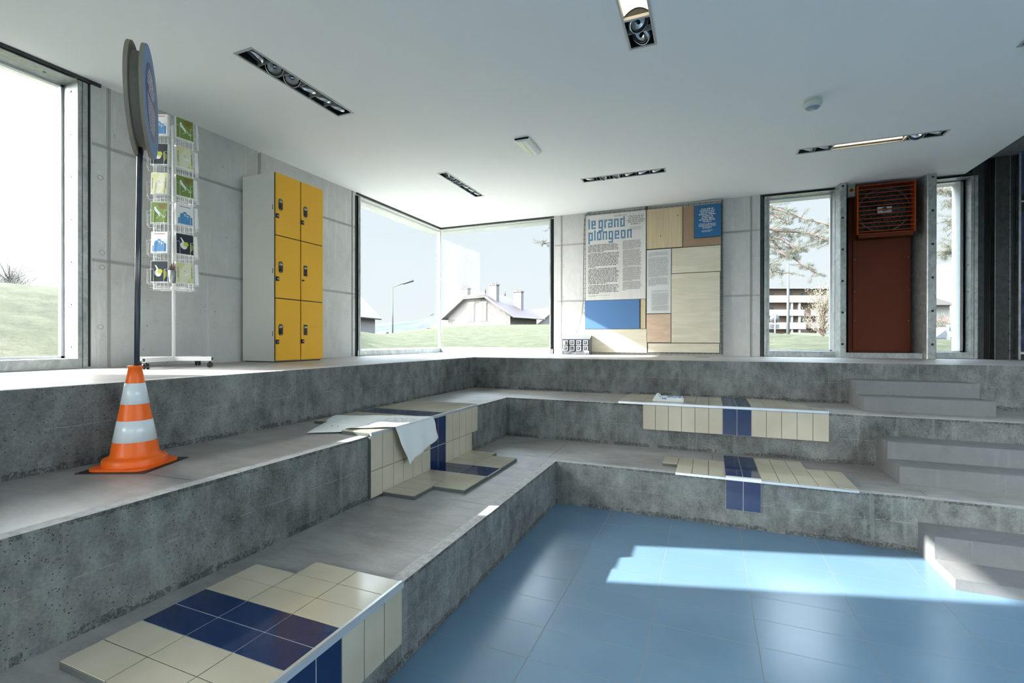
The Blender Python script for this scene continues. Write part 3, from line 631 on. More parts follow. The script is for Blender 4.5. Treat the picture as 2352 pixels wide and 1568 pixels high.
def tiles(name, parent, cells, place, base_t=0.025):
    """cells: (u0,u1,v0,v1,navy); place(u,v,h) -> world, h height above backing"""
    b = MB(); bb = MB()
    def bx(mb, u0, u1, v0, v1, h0, h1, m):
        P = [Vector(place(u, v, h)) for h in (h0, h1) for v in (v0, v1) for u in (u0, u1)]
        vv = [mb.bm.verts.new(p) for p in P]; i = mb.mi(m)
        for a in ((0, 2, 3, 1), (4, 5, 7, 6), (0, 1, 5, 4), (2, 6, 7, 3), (0, 4, 6, 2), (1, 3, 7, 5)): f = mb.bm.faces.new([vv[j] for j in a]); f.material_index = i
    for (u0, u1, v0, v1, nv) in cells:
        bx(b, u0+GAP, u1-GAP, v0+GAP, v1-GAP, base_t+0.002, base_t+0.002+TT, M_NAVY if nv else M_CREAM)
        bx(bb, u0, u1, v0, v1, 0.0, base_t, M_BOARD); bx(bb, u0+.0005, u1-.0005, v0+.0005, v1-.0005, base_t, base_t+(0.0085 if nv else 0.0055), M_GRL if nv else M_GROUT)
    o = b.build(name, parent, bevel=0.0009); tag(bb.build('backing_board', parent), 'dark grey board under the tiles')
    return o
# near panel on the lower tier
t = thing('tiled_bench_panel', 'large cream tiled panel with navy stripe folded over the tier edge, nearest the camera', 'tile display', (-2.0, 1.2, Z3))
T_ = Matrix.Translation((2.0, -1.2, -Z3))
H = 0.035
def loc_(p, o=(-2.0, 1.2, Z3)): return (p[0]-o[0], p[1]-o[1], p[2]-o[2])
ys = [1.07+0.15*i for i in range(-8, 7)]
cells = []
for c, (a, b_) in enumerate(((-2.395, -2.095), (-2.095, -1.80), (-1.80, -1.512))):
    for y in ys:
        if c == 0 and (y < 1.06 or y > 1.85): continue
        if y > 2.0: continue
        cells.append((a, b_, y, y+0.15, 1.36 < y < 1.6))
tiles('top_tiles', t, cells, lambda u, v, h: loc_((u, v, Z3+h)))
tiles('front_tiles', t, [(y, y+0.15, 0.155, 0.462, 1.36 < y < 1.6) for y in ys if y < 2.0], lambda u, v, h: loc_((X3+h*0.8+0.002, u, v)))
b = MB(); b.prism([(-1.532, Z3+0.004), (-1.494, Z3+0.004), (-1.494, Z3+0.030), (-1.500, Z3+H+0.003), (-1.516, Z3+H+0.003), (-1.520, Z3+0.02)], -0.13, 2.12, M_TRIM, 'y', Matrix.Translation((2.0, -1.2, -Z3))); tag(b.build('edge_trim', t), 'pale satin metal edge strip')
# middle panel on the left tiers: top, front and foot
t = thing('tiled_seat_panel', 'cream and navy tiled panel running down the left tiers with a towel on it', 'tile display', (-2.6, 4.1, Z2))
lo2 = lambda p: loc_(p, (-2.6, 4.1, Z2))
cells = []
for (a, b_, y0) in ((-2.86, -2.565, 3.17), (-3.16, -2.86, 3.32), (-3.46, -3.16, 3.47)):
    y = y0
    while y < 5.06: cells.append((a, b_, y, y+0.15, 4.05 < y < 4.30)); y += 0.15
tiles('top_tiles', t, cells, lambda u, v, h: lo2((u, v, Z2+h)), 0.022)
cells = [(3.17+0.15*i, 3.32+0.15*i, 0.69, 0.985, i in (6, 7)) for i in range(13)]+[(3.17+0.15*i, 3.32+0.15*i, 0.468, 0.69, i in (6, 7)) for i in range(12)]
tiles('front_tiles', t, cells, lambda u, v, h: lo2((X2+h+0.002, u, v)), 0.022)
cells = [(-2.552, -2.24, 3.32+0.15*i, 3.47+0.15*i, i in (5, 6)) for i in range(11)]+[(-2.24, -1.93, 3.62+0.15*i, 3.77+0.15*i, i in (3, 4)) for i in range(8)]
tiles('foot_tiles', t, cells, lambda u, v, h: lo2((u, v, Z3+h)), 0.025)
b = MB(); b.prism([(-2.584, Z2+0.004), (-2.551, Z2+0.004), (-2.551, Z2+0.026), (-2.556, Z2+0.033), (-2.566, Z2+0.033), (-2.570, Z2+0.02)], 3.17, 5.12, M_TRIM, 'y', Matrix.Translation((2.6, -4.1, -Z2))); tag(b.build('edge_trim', t), 'pale satin metal edge strip')
# back upper panel
t = thing('tiled_seat_panel', 'cream tiled panel with a folded towel on it, on the upper back tier', 'tile display', (0.2, 6.3, Z2))
lo3 = lambda p: loc_(p, (0.2, 6.3, Z2))
cells = []
for r_, (y0, xa, xb) in enumerate(((6.05, -1.05, 1.20), (6.35, -1.05, 1.05), (6.65, -1.05, 0.90))):
    x_ = xa
    while x_ < xb-0.01: cells.append((x_, x_+0.15, y0, y0+0.30, 0.14 < x_ < 0.40)); x_ += 0.15
tiles('top_tiles', t, cells, lambda u, v, h: lo3((u, v, Z2+h)), 0.022)
tiles('front_tiles', t, [(-0.75+0.15*i, -0.60+0.15*i, 0.675, 0.978, i in (6, 7)) for i in range(13)], lambda u, v, h: lo3((u, Y2-h-0.002, v)), 0.022)
b = MB(); b.prism([(6.082, Z2+0.004), (6.046, Z2+0.004), (6.046, Z2+0.028), (6.052, Z2+0.033), (6.062, Z2+0.033)], -1.05, 1.20, M_TRIM, 'x', Matrix.Translation((-0.2, -6.3, -Z2))); tag(b.build('edge_trim', t), 'pale satin metal edge strip')
# back lower panel
t = thing('tiled_seat_panel', 'cream tiled panel whose navy stripe hangs down the lowest back riser', 'tile display', (0.4, 5.2, Z3))
lo4 = lambda p: loc_(p, (0.4, 5.2, Z3))
cells = []
for r_, (y0, xa, xb) in enumerate(((4.94, -0.30, 1.20), (5.24, -0.45, 1.20), (5.54, 0.15, 0.90))):
    x_ = xa
    while x_ < xb-0.01: cells.append((x_, x_+0.15, y0, y0+0.30, 0.14 < x_ < 0.40)); x_ += 0.15
tiles('top_tiles', t, cells, lambda u, v, h: lo4((u, v, Z3+h)), 0.022)
tiles('front_tiles', t, [(0.15, 0.30, 0.172, 0.455, True), (0.30, 0.45, 0.172, 0.455, True)], lambda u, v, h: lo4((u, Y3-h-0.002, v)), 0.022)
b = MB(); b.box(-0.30, 1.20, 4.930, 4.940, Z3+0.003, Z3+0.026, M_TRIM, Matrix.Translation((-0.4, -5.2, -Z3))); b.box(0.15, 0.45, 4.928, 4.975, Z3+0.004, Z3+0.034, M_WHITE, Matrix.Translation((-0.4, -5.2, -Z3))); tag(b.build('edge_trim', t), 'pale edge strip')
# ---- towels
M_TOWEL = mat('white_towel', (0.66, 0.70, 0.70), 0.95, spec=0.1); k = NB(M_TOWEL); k.bump(k.noise(220, 3, 0.7), 0.5, 0.003)
M_INK = mat('blue_print', (0.03, 0.09, 0.28), 0.8)
def lerp(a, b, t): return a+(b-a)*t
t = thing('bath_towel', 'white towel with a blue print draped over the tiled edge on the left tiers', 'towel')
b = MB(); NU, NV = 56, 26
P1, P2, P3, P4 = (-3.12, 3.05), (-3.42, 3.74), (-2.49, 4.04), (-2.49, 3.42)
Hg = [Vector((-2.515, 3.42, Z2+0.045)), Vector((-2.515, 4.04, Z2+0.045)), Vector((-2.500, 4.10, 0.80)), Vector((-2.495, 3.59, 0.655))]
grid = []
for i in range(NU+1):
    s_ = i/NU; row = []
    for j in range(NV+1):
        v = j/NV
        if s_ <= 0.68:
            q = s_/0.68; a = Vector(P1).lerp(Vector(P2), v); c = Vector(P4).lerp(Vector(P3), v); p = a.lerp(c, q)
            on_panel = p.x > -3.46 and p.y > (3.17 if p.x > -2.86 else 3.32 if p.x > -3.16 else 3.47)
            z = Z2+(0.036 if on_panel else 0.008)
            wv = 0.010*noise.noise(Vector((p.x*5, p.y*7, 1)))+0.016*abs(noise.noise(Vector((p.x*2.2, p.y*3, 4))))
            z += 0.004+max(0, wv)*(1-smooth((q-0.8)/0.2)*0.7)
            if not on_panel: z += 0.018*smooth(1-min(1, q*5))*v
            row.append(Vector((p.x, p.y, z)))
        else:
            q = (s_-0.68)/0.32; a = Hg[0].lerp(Hg[1], v); c = Hg[3].lerp(Hg[2], v); p = a.lerp(c, q)
            bulge = 0.010+0.020*smooth(q*1.2)*(0.5+0.5*math.sin(v*15+q*1.5+0.7*noise.noise(Vector((v*3, q*2, 0)))))
            row.append(Vector((p.x+bulge*0.9, p.y+0.006*math.sin(q*9+v*5), p.z+0.006*(1-q)+0.01*noise.noise(Vector((v*9, 3, 0)))*q)))
    grid.append(row)
vt = [[b.bm.verts.new(p) for p in r] for r in grid]; it = b.mi(M_TOWEL)
for i in range(NU):
    for j in range(NV):
        f = b.bm.faces.new((vt[i][j], vt[i+1][j], vt[i+1][j+1], vt[i][j+1])); f.smooth = True; f.material_index = it
o = b.build('cloth', t, normals=False); sm = o.modifiers.new('thickness', 'SOLIDIFY'); sm.thickness = 0.004; sm.offset = 1; 
b = MB(); rnd = random.Random(3)
def towel_pt(s_, v):
    fi, fj = s_*NU, v*NV; i, j = min(int(fi), NU-1), min(int(fj), NV-1); a, c = fi-i, fj-j
    return grid[i][j].lerp(grid[i+1][j], a).lerp(grid[i][j+1].lerp(grid[i+1][j+1], a), c)+Vector((0, 0, 0.0062))
for r_ in range(7):
    v = 0.24+0.075*r_
    for c_ in range(6):
        if rnd.random() < 0.15: continue
        s0 = 0.38+0.042*c_+0.006*r_+rnd.uniform(-.005, .005); ln = rnd.uniform(0.014, 0.030)
        q = [towel_pt(s0, v), towel_pt(s0+ln, v+0.012), towel_pt(s0+ln, v+0.030), towel_pt(s0, v+0.016)]
        b.face(q, M_INK)
b.build('blue_print', t, normals=False)
t = thing('folded_towel', 'folded white towel with blue print lying on the back tiled seat', 'towel', (-0.47, 6.32, Z2+0.033), 0.03)
b = MB()
for h0, ins in ((0.0, 0.0), (0.024, 0.012)):
    n_ = 10; prof = []
    for q in range(n_+1): a = PI/2-PI*q/n_; prof.append((0.17-ins+0.014*math.cos(a), h0+0.013+0.012*math.sin(a)))
    for q in range(n_+1): a = -PI/2-PI*q/n_; prof.append((-0.17+ins+0.014*math.cos(a), h0+0.013+0.012*math.sin(a)))
    b.prism(prof, -0.13+ins, 0.13-ins, M_TOWEL, 'y')
b.build('folded_cloth', t, bevel=0.004)
b = MB(); b.lathe([(0, 0), (0.028, 0), (0.030, 0.004), (0.03, 0.26), (0.0, 0.262)], M_TOWEL, 14, Matrix.Translation((-0.13, -0.128, 0.048)) @ Matrix.Rotation(-PI/2, 4, 'X')); b.build('rolled_fold', t)
b = MB(); rnd = random.Random(5)
for q in range(34):
    x_ = rnd.uniform(-0.02, 0.13); y_ = rnd.uniform(-0.09, 0.09); b.box(x_, x_+rnd.uniform(.02, .04), y_, y_+0.008, 0.0505, 0.0515, mat('bright_blue_print', (0.03, 0.12, 0.45), 0.8))
for q in range(3): b.box(-0.07+0.02*q, -0.058+0.02*q, -0.1225, -0.1215, 0.030, 0.045, M_INK)
b.build('blue_print', t)
# ================================================================ CONE AND ROUND SIGN
M_OR = mat('orange_plastic', (0.86, 0.135, 0.008), 0.38, spec=0.4); M_REFW = mat('reflective_band', (0.62, 0.68, 0.70), 0.22, spec=0.6)
CX, CY = -3.344, 1.876; rz = math.atan2(-0.163, -0.37)
t = thing('traffic_cone', 'orange traffic cone with two white reflective bands on the left tier', 'traffic cone', (CX, CY, Z2+0.006), rz)
def cr(h): return 0.128-(0.128-0.033)*(h-0.06)/(0.62-0.06)
b = MB(); q = []
for cxq, cyq, a0 in ((.105, .105, 0), (-.105, .105, 90), (-.105, -.105, 180), (.105, -.105, 270)):
    for a in range(0, 91, 15): q.append((cxq+0.072*math.cos(math.radians(a0+a)), cyq+0.072*math.sin(math.radians(a0+a))))
b.prism(q, 0.0, 0.013, M_OR, 'z'); b.build('base_flange', t, bevel=0.004)
b = MB(); b.lathe([(0.166, 0.012), (0.166, 0.046), (0.160, 0.055), (0.140, 0.060), (cr(0.07)+0.003, 0.066)]+[(cr(h), h) for h in (0.075, 0.15, 0.25, 0.35, 0.45, 0.55, 0.608)]+[(0.038, 0.610), (0.038, 0.622), (0.030, 0.625), (0.024, 0.622), (0.024, 0.60)], M_OR, 56); b.build('cone_body', t)
for h0, h1 in ((0.155, 0.285), (0.385, 0.515)):
    b = MB(); b.lathe([(cr(h0)+.0006, h0), (cr(h0)+.002, h0+.001), (cr(h1)+.002, h1-.001), (cr(h1)+.0006, h1)], M_REFW, 56); tag(b.build('reflective_band', t), 'white reflective band')
t = thing('round_sign', 'round blue sign on a tall black pole rising out of the traffic cone', 'sign', (CX, CY, Z2))
b = MB(); b.box(-0.2, 0.2, -0.2, 0.2, 0.0, 0.005, M_BLACK, Matrix.Rotation(rz, 4, 'Z')); b.build('base_plate', t)
M_POLE = mat('pole_black', (0.02, 0.03, 0.045), 0.18, spec=0.8)
top = Vector((0.045, 0.012, 2.58)); b = MB(); b.tube([(0, 0, 0.005), top*0.5, top], 0.0155, M_POLE, 20); b.build('pole', t)
nrm = Vector((0.605, 0.796, 0.02)).normalized(); dc = Vector((0.05, 0.014, 3.262-Z2))
M_EDGE = mat('mdf_edge', (0.26, 0.23, 0.18), 0.8); M_SB = mat('sign_blue', (0.10, 0.21, 0.40), 0.5); M_SP = mat('sign_purple', (0.12, 0.12, 0.24), 0.5)
def disc(name, off, r, th, m1, m2=None):
    R = Matrix.Translation(dc+nrm*off) @ nrm.to_track_quat('Z', 'Y').to_matrix().to_4x4()
    b = MB(); b.lathe([(0, -th/2), (r, -th/2), (r, th/2), (0, th/2)], M_EDGE, 72, R, smooth=False, mats=[m2 or m1, M_EDGE, m1]); return b.build(name, t), R
disc('back_disc', -0.036, 0.335, 0.020, M_EDGE, M_SB); disc('spacer', 0.0, 0.285, 0.05, M_BLACK)
_, R = disc('front_disc', 0.036, 0.335, 0.020, M_SB, M_EDGE)
# vertical text rows on the front disc (z up, x to the reader's right)
sx = Vector((0, 0, 1)).cross(nrm).normalized(); sx = sx; up_ = nrm.cross(sx).normalized()
b = MB(); b.lathe([(0.235, 0), (0.235, 0.0006), (0, 0.0006)], M_SP, 60, Matrix.Translation(dc+nrm*0.0461) @ nrm.to_track_quat('Z', 'Y').to_matrix().to_4x4()); b.build('purple_circle', t)
M_TX = mat('white_lettering', (0.72, 0.72, 0.72), 0.6); M_TXG = mat('grey_lettering', (0.16, 0.16, 0.16), 0.7)
def greek(mb, o, X, U, width, x_h, rnd, m, indent=0.0, bars=1):
    """one line of word shapes: runs of letter strokes too small to read"""
    x_ = indent
    while x_ < width-0.004:
        wl_ = min(rnd.choice((2, 3, 4, 5, 6, 7, 8, 9))*x_h*0.62, width-x_)
        n_ = max(1, int(wl_/(x_h*0.62)))
        for i in range(n_):
            h1 = x_h*(1.35 if rnd.random() < 0.2 else 1.0); a = x_+i*x_h*0.62
            p = [o+X*a, o+X*(a+x_h*0.40), o+X*(a+x_h*0.40)+U*h1, o+X*a+U*h1]; mb.face(p, m)
        mb.face([o+X*x_+U*(x_h*0.35), o+X*(x_+wl_-x_h*.2)+U*(x_h*0.35), o+X*(x_+wl_-x_h*.2)+U*(x_h*0.62), o+X*x_+U*(x_h*0.62)], m)
        x_ += wl_+x_h*0.55
b = MB(); rnd = random.Random(11); o0 = dc+nrm*0.0470
for r_ in range(5):
    hw_ = (0.08, 0.125, 0.15, 0.15, 0.10)[r_]; z_ = 0.165-0.032*r_; greek(b, o0-sx*hw_+up_*z_, sx, up_, 2*hw_, 0.021, rnd, M_TX)
for r_ in range(13):
    z_ = -0.008-0.0155*r_; hw_ = 0.93*math.sqrt(max(0.0001, 0.218**2-z_**2))*0.86; greek(b, o0-sx*hw_+up_*z_, sx, up_, 2*hw_, 0.0085, rnd, M_TX)
b.build('lettering', t, normals=False)
# ================================================================ LOCKER
M_LG = mat('locker_grey', (0.76, 0.76, 0.70), 0.5, spec=0.3); M_YEL = mat('yellow_laminate', (0.86, 0.46, 0.035), 0.5, spec=0.35)
t = thing('locker', 'tall grey locker with six yellow doors standing against the left wall', 'locker', (-5.10, 4.46, Z1))
b = MB(); b.box(-0.575, -0.015, 0.0, 0.81, 0.012, 2.425, M_LG); b.box(-0.55, -0.03, 0.02, 0.79, 0.0, 0.012, M_BLACK); b.build('body', t, bevel=0.003)
b = MB(); b.box(-0.015, -0.004, 0.004, 0.806, 0.016, 2.42, M_BLACK); b.build('door_gap_shade', t)  # black sheet paints the shaded gap between doors and body
M_PLATE = mat('number_plate', (0.015, 0.02, 0.02), 0.4); nums = [['335', '338'], ['336', '339'], ['337', '340']]
for r_ in range(3):
    z1 = 2.418-0.803*r_; z0 = z1-0.79
    for c_ in range(2):
        y0 = 0.008+0.407*c_; y1_ = y0+0.388
        b = MB(); b.box(-0.004, 0.012, y0, y1_, z0, z1, M_YEL); d = b.build('door', t, bevel=0.002)
        b = MB(); pz = z1-(0.395 if c_ == 0 else 0.39); py = y0+0.07; round_ = not (c_ == 1 and r_ > 0)
        if round_:
            prof = [(py+0.033*math.cos(a), pz+0.042+0.033*math.sin(a)) for a in [PI*i/10 for i in range(11)]]+[(py+0.033*math.cos(a), pz-0.042+0.033*math.sin(a)) for a in [PI+PI*i/10 for i in range(11)]]
        else: prof = [(py-0.03, pz-0.07), (py+0.03, pz-0.07), (py+0.03, pz+0.07), (py-0.03, pz+0.07)]
        b.prism(prof, 0.012, 0.016, M_PLATE, 'x')
        if round_: b.lathe([(0.014, 0), (0.014, 0.012), (0, 0.012)], M_BLACK, 14, Matrix.Translation((0.016, py, pz-0.03)) @ Matrix.Rotation(PI/2, 4, 'Y')); b.lathe([(0.006, 0), (0.004, 0.003), (0, 0.003)], M_STEEL, 10, Matrix.Translation((0.016, py, pz+0.062)) @ Matrix.Rotation(PI/2, 4, 'Y')); b.lathe([(0.006, 0), (0.004, 0.003), (0, 0.003)], M_STEEL, 10, Matrix.Translation((0.016, py, pz-0.064)) @ Matrix.Rotation(PI/2, 4, 'Y'))
        p_ = b.build('number_plate', d)
        text_on(nums[r_][c_], 0.034, M_TX, (0.0172, py, pz+0.052), (0, 1, 0), (0, 0, 1), d, name='number', bold=0.0008)
        b = MB(); lz = pz-0.155
        if r_ == 1 and c_ == 1: b.lathe([(0.011, 0), (0.011, 0.02), (0, 0.02)], M_BLACK, 12, Matrix.Translation((0.012, y0+0.02, lz+0.02)) @ Matrix.Rotation(PI/2, 4, 'Y')); b.box(0.02, 0.03, y0+0.015, y0+0.045, lz+0.016, lz+0.024, M_BLACK)
        else: b.box(0.008, 0.026, y0-0.004, y0+0.036, lz-0.028, lz+0.028, M_BLACK); b.lathe([(0.008, 0), (0.008, 0.004), (0, 0.004)], M_STEEL, 10, Matrix.Translation((0.026, y0+0.018, lz)) @ Matrix.Rotation(PI/2, 4, 'Y'))
        b.build('latch', d)
b = MB(); rs = mat('rust_stain', (0.20, 0.12, 0.07), 0.8)
for z_ in (1.98, 1.17, 0.37): b.face([(-0.045, -0.0006, z_-0.03), (-0.03, -0.0006, z_-0.035), (-0.03, -0.0006, z_+0.03), (-0.04, -0.0006, z_+0.035)], rs)
b.build('stain', t, normals=False)
# ================================================================ POSTCARD RACK
RX, RY = -5.13, 3.24
M_WIRE = mat('white_wire', (0.72, 0.73, 0.72), 0.35); M_CARDW = mat('card_white', (0.80, 0.80, 0.79), 0.6)
M_GREEN = mat('card_green', (0.165, 0.26, 0.045), 0.5); M_CBLUE = mat('card_blue', (0.075, 0.26, 0.50), 0.5); M_CYEL = mat('card_yellow', (0.62, 0.62, 0.30), 0.5)
M_CBLK = mat('card_black', (0.012, 0.022, 0.032), 0.5); M_DOT = mat('card_lime', (0.55, 0.58, 0.05), 0.5); M_RED = mat('card_red', (0.28, 0.05, 0.03), 0.5)
view_a = math.atan2(-RY, -RX)     # direction from the rack to the camera side
HEX = [view_a+math.radians(a) for a in (-31, 29, 89, 149, 209, 269)]
HEX = [view_a+math.radians(-34+60*i) for i in range(6)]
TZ = [3.795, 3.505, 3.215, 2.925, 2.63, 2.34]; RI, RO, PW = 0.175, 0.215, 0.165
t = thing('postcard_rack', 'tall white wire postcard rack on castors between the window and the locker', 'display rack', (RX, RY, Z1))
lr = lambda x, y, z: (x, y, z-Z1)
b = MB(); b.tube([(0, 0, 0.07), (0, 0, 2.50)], 0.0175, M_WIRE, 16); b.lathe([(0.03, 0.80), (0.03, 0.83), (0.0175, 0.835)], M_WIRE, 16); b.build('pole', t)
CR = [math.radians(a) for a in (22, 112, 202, 292)]
for a in CR:
    R = Matrix.Rotation(a, 4, 'Z'); b = MB()
    b.box(0.0, 0.40, -0.018, 0.018, 0.068, 0.112, M_WIRE, R); b.box(0.3995, 0.401, -0.013, 0.013, 0.074, 0.106, M_BLACK, R); leg = b.build('leg', t, bevel=0.001)
    b = MB(); c = R @ Vector((0.375, 0, 0))
    for s_ in (-1, 1):
        Q = Matrix.Translation((c.x, c.y, 0.029)) @ Matrix.Rotation(a+0.5, 4, 'Z') @ Matrix.Translation((0, s_*0.015, 0)) @ Matrix.Rotation(PI/2, 4, 'X')
        b.lathe([(0, -0.011), (0.024, -0.011), (0.028, -0.006), (0.028, 0.006), (0.024, 0.011), (0, 0.011)], M_BLACK, 20, Q)
    b.tube([(c.x, c.y, 0.03), (c.x, c.y, 0.07)], 0.008, M_BLACK, 8); b.box(-0.02, 0.02, -0.006, 0.006, 0.028, 0.052, M_BLACK, Matrix.Translation((c.x, c.y, 0)) @ Matrix.Rotation(a+0.5, 4, 'Z')); b.build('castor', t)
# rings and uprights of the turning cage
b = MB()
def ringpts(r, z, n=36): return [(r*math.cos(2*PI*i/n), r*math.sin(2*PI*i/n), z) for i in range(n+1)]
for z in (0.80, 1.70, 2.47, 0.82):
    b.tube(ringpts(0.165, z), 0.0022, M_WIRE, 5, caps=False); b.tube(ringpts(0.05, z), 0.0022, M_WIRE, 5, caps=False)
    for i in range(12): a = 2*PI*i/12; b.tube([(0.02*math.cos(a), 0.02*math.sin(a), z), (0.20*math.cos(a), 0.20*math.sin(a), z-0.004)], 0.002, M_WIRE, 5)
for a in HEX:
    u = Vector((math.cos(a), math.sin(a), 0)); v = Vector((-math.sin(a), math.cos(a), 0))
    for s_ in (-0.06, -0.02, 0.02, 0.06): p = u*0.165+v*s_; b.tube([(p.x, p.y, 0.80), (p.x, p.y, 2.48)], 0.0018, M_WIRE, 5)
tag(b.build('wire_cage', t), 'white wire cage')
def pocket_mesh():
    b = MB(); w_, d0, d1 = PW/2+0.006, 0.0, 0.052; R_ = 0.0017
    b.tube([(d0, -w_, 0.13), (d1, -w_, 0.13), (d1, -w_+0.035, 0.13), (d1, -w_+0.04, 0.12), (d1, -w_+0.04, -0.004), (d0, -w_+0.04, -0.006)], R_, M_WIRE, 5)
    b.tube([(d0, w_, 0.13), (d1, w_, 0.13), (d1, w_-0.035, 0.13), (d1, w_-0.04, 0.12), (d1, w_-0.04, -0.004), (d0, w_-0.04, -0.006)], R_, M_WIRE, 5)
    b.tube([(d0, -w_, 0.0), (d1-.004, -w_, 0.0), (d1-.004, w_, 0.0), (d0, w_, 0.0), (d0, -w_, 0.0)], R_, M_WIRE, 5)
    b.tube([(d0, -w_, 0.18), (d0, -w_, 0.0)], R_, M_WIRE, 5); b.tube([(d0, w_, 0.18), (d0, w_, 0.0)], R_, M_WIRE, 5); b.tube([(d0, -w_, 0.18), (d0, w_, 0.18)], R_, M_WIRE, 5); b.tube([(d0, -w_, 0.09), (d0, w_, 0.09)], R_, M_WIRE, 5)
    return b.mesh('pocket')
PK = pocket_mesh()
for a in HEX:
    for z in TZ:
        o = bpy.data.objects.new('wire_pocket', PK); COL.objects.link(o); o.parent = t; o.location = (0.165*math.cos(a), 0.165*math.sin(a), z-Z1); o.rotation_euler = (0, 0, a)
def card_front(kind_):
    """printed face in the plane x=0, y across (reader's right = +y), z up; 0.165 x 0.21"""
    b = MB(); w_ = PW/2; F = lambda pts, m, h=0.0006: b.face([(h, p[0], p[1]) for p in pts], m)
    def ell(cx, cz, rx, rz_, m, h=0.001, a=0): F([(cx+rx*math.cos(q)*math.cos(a)-rz_*math.sin(q)*math.sin(a), cz+rx*math.cos(q)*math.sin(a)+rz_*math.sin(q)*math.cos(a)) for q in [2*PI*i/24 for i in range(24)]], m, h)
    F([(-w_+.004, .004), (w_-.004, .004), (w_-.004, .206), (-w_+.004, .206)], {'green': M_GREEN, 'yellow': M_CYEL, 'black': M_CBLK, 'blue': M_CARDW}[kind_])
    if kind_ == 'green':
        ell(-.038, .150, .010, .012, M_CARDW); F([(-.046, .142), (-.030, .146), (-.008, .120), (.012, .098), (.004, .088), (-.018, .096), (-.040, .118)], M_CARDW, .001)
        F([(.004, .098), (.012, .098), (.048, .062), (.060, .060), (.060, .055), (.044, .056)], M_CARDW, .001); F([(-.016, .098), (-.004, .094), (.014, .074), (.006, .068), (-.002, .074)], M_CARDW, .001)
        F([(.025, .050), (.072, .082), (.072, .080), (.026, .047)], M_CARDW, .001); F([(-.03, .050), (.012, .070), (.012, .068), (-.028, .047)], M_CARDW, .001)
        for i in range(4): F([(-.012+.004*i, .188-.012*i), (.066-.006*i, .184-.012*i), (.066-.006*i, .178-.012*i), (-.012+.004*i, .182-.012*i)], M_RED, .001)
    elif kind_ == 'yellow':
        F([(-.048, .004), (.01, .004), (.055, .07), (.055, .206), (.01, .206), (-.048, .12)], mat('card_pale', (0.70, 0.71, 0.52), .5), .001)
        F([(-.02, .085), (.04, .105), (.045, .095), (.01, .075)], M_CARDW, .0014); ell(-.005, .125, .004, .004, M_TXG, .0014); ell(.004, .118, .003, .003, M_TXG, .0014)
        for s_ in (-1, 1): F([(s_*.066-.003, .05), (s_*.066+.003, .05), (s_*.066+.003, .16), (s_*.066-.003, .16)], M_TXG, .001)
    elif kind_ == 'black':
        F([(-.06, .175), (-.045, .17), (-.03, .14), (-.022, .10), (.005, .06), (.02, .075), (.02, .10), (-.005, .125), (-.03, .165)], M_CARDW, .001); ell(-.012, .088, .030, .036, M_CARDW, .0009, .5); ell(.008, .105, .024, .024, M_DOT, .0014)
        for i in range(3): F([(.048+.009*i, .03+.012*i), (.053+.009*i, .03+.012*i), (.053+.009*i, .125-.01*i), (.048+.009*i, .125-.01*i)], M_DOT, .001)
    else:
        F([(-.066, .012), (.070, .012), (.070, .090), (.052, .096), (.048, .112), (.020, .118), (.012, .135), (-.012, .140), (-.016, .125), (-.040, .118), (-.050, .095), (-.052, .075), (-.066, .070)], M_CBLUE, .001)
        for cx, cz in ((.0, .112), (.025, .098)): ell(cx, cz, .012, .005, M_CARDW, .0014); F([(cx-.002, cz), (cx+.003, cz), (cx+.003, cz-.022), (cx-.002, cz-.022)], M_CARDW, .0014)
        F([(-.05, .185), (.055, .185), (.055, .191), (-.05, .191)], M_RED, .001)
    return b.mesh('printed_front', normals=False)
FR = {k_: card_front(k_) for k_ in ('green', 'yellow', 'black', 'blue')}
CM = {}
for thk in (0.045, 0.030, 0.012): b = MB(); b.box(-thk, 0, -PW/2, PW/2, 0, 0.21, M_CARDW); CM[thk] = b.mesh('card_pack')
DESC = {'green': 'green postcards with a white skier', 'yellow': 'pale yellow postcards', 'black': 'black postcards with a lime disc', 'blue': 'white postcards with a blue skyline'}
COLS = [(0, ['blue', 'black', 'yellow', 'green', 'blue', 'black'], 'left front', [0.03, 0.03, 0.03, 0.012, 0.03, 0.03]), (1, ['green', 'yellow', 'green', 'blue', 'black', 'yellow'], 'right front', [0.03]*6),
        (2, ['blue', 'black', 'yellow', 'black', 'yellow', 'blue'], 'far right', [0.012, 0.03, 0.03, 0.03, 0.03, 0.03])]
ORD = ['top', 'second', 'third', 'fourth', 'fifth', 'bottom']
for ci, kinds, where, thk in COLS:
    a = HEX[ci]
    for r_, kd in enumerate(kinds):
        q = 0.165+0.050; o = bpy.data.objects.new('postcard_stack', CM[thk[r_]]); COL.objects.link(o)
        o.location = (RX+q*math.cos(a), RY+q*math.sin(a), TZ[r_]+0.0035); o.rotation_euler = (0, -0.035, a+ (0.03 if r_ % 2 else -0.02))
        tag(o, 'stack of %s, %s tier of the %s column' % (DESC[kd], ORD[r_], where), 'postcards', 'postcard stacks in the wire rack')
        f = bpy.data.objects.new('printed_front', FR[kd]); COL.objects.link(f); f.parent = o
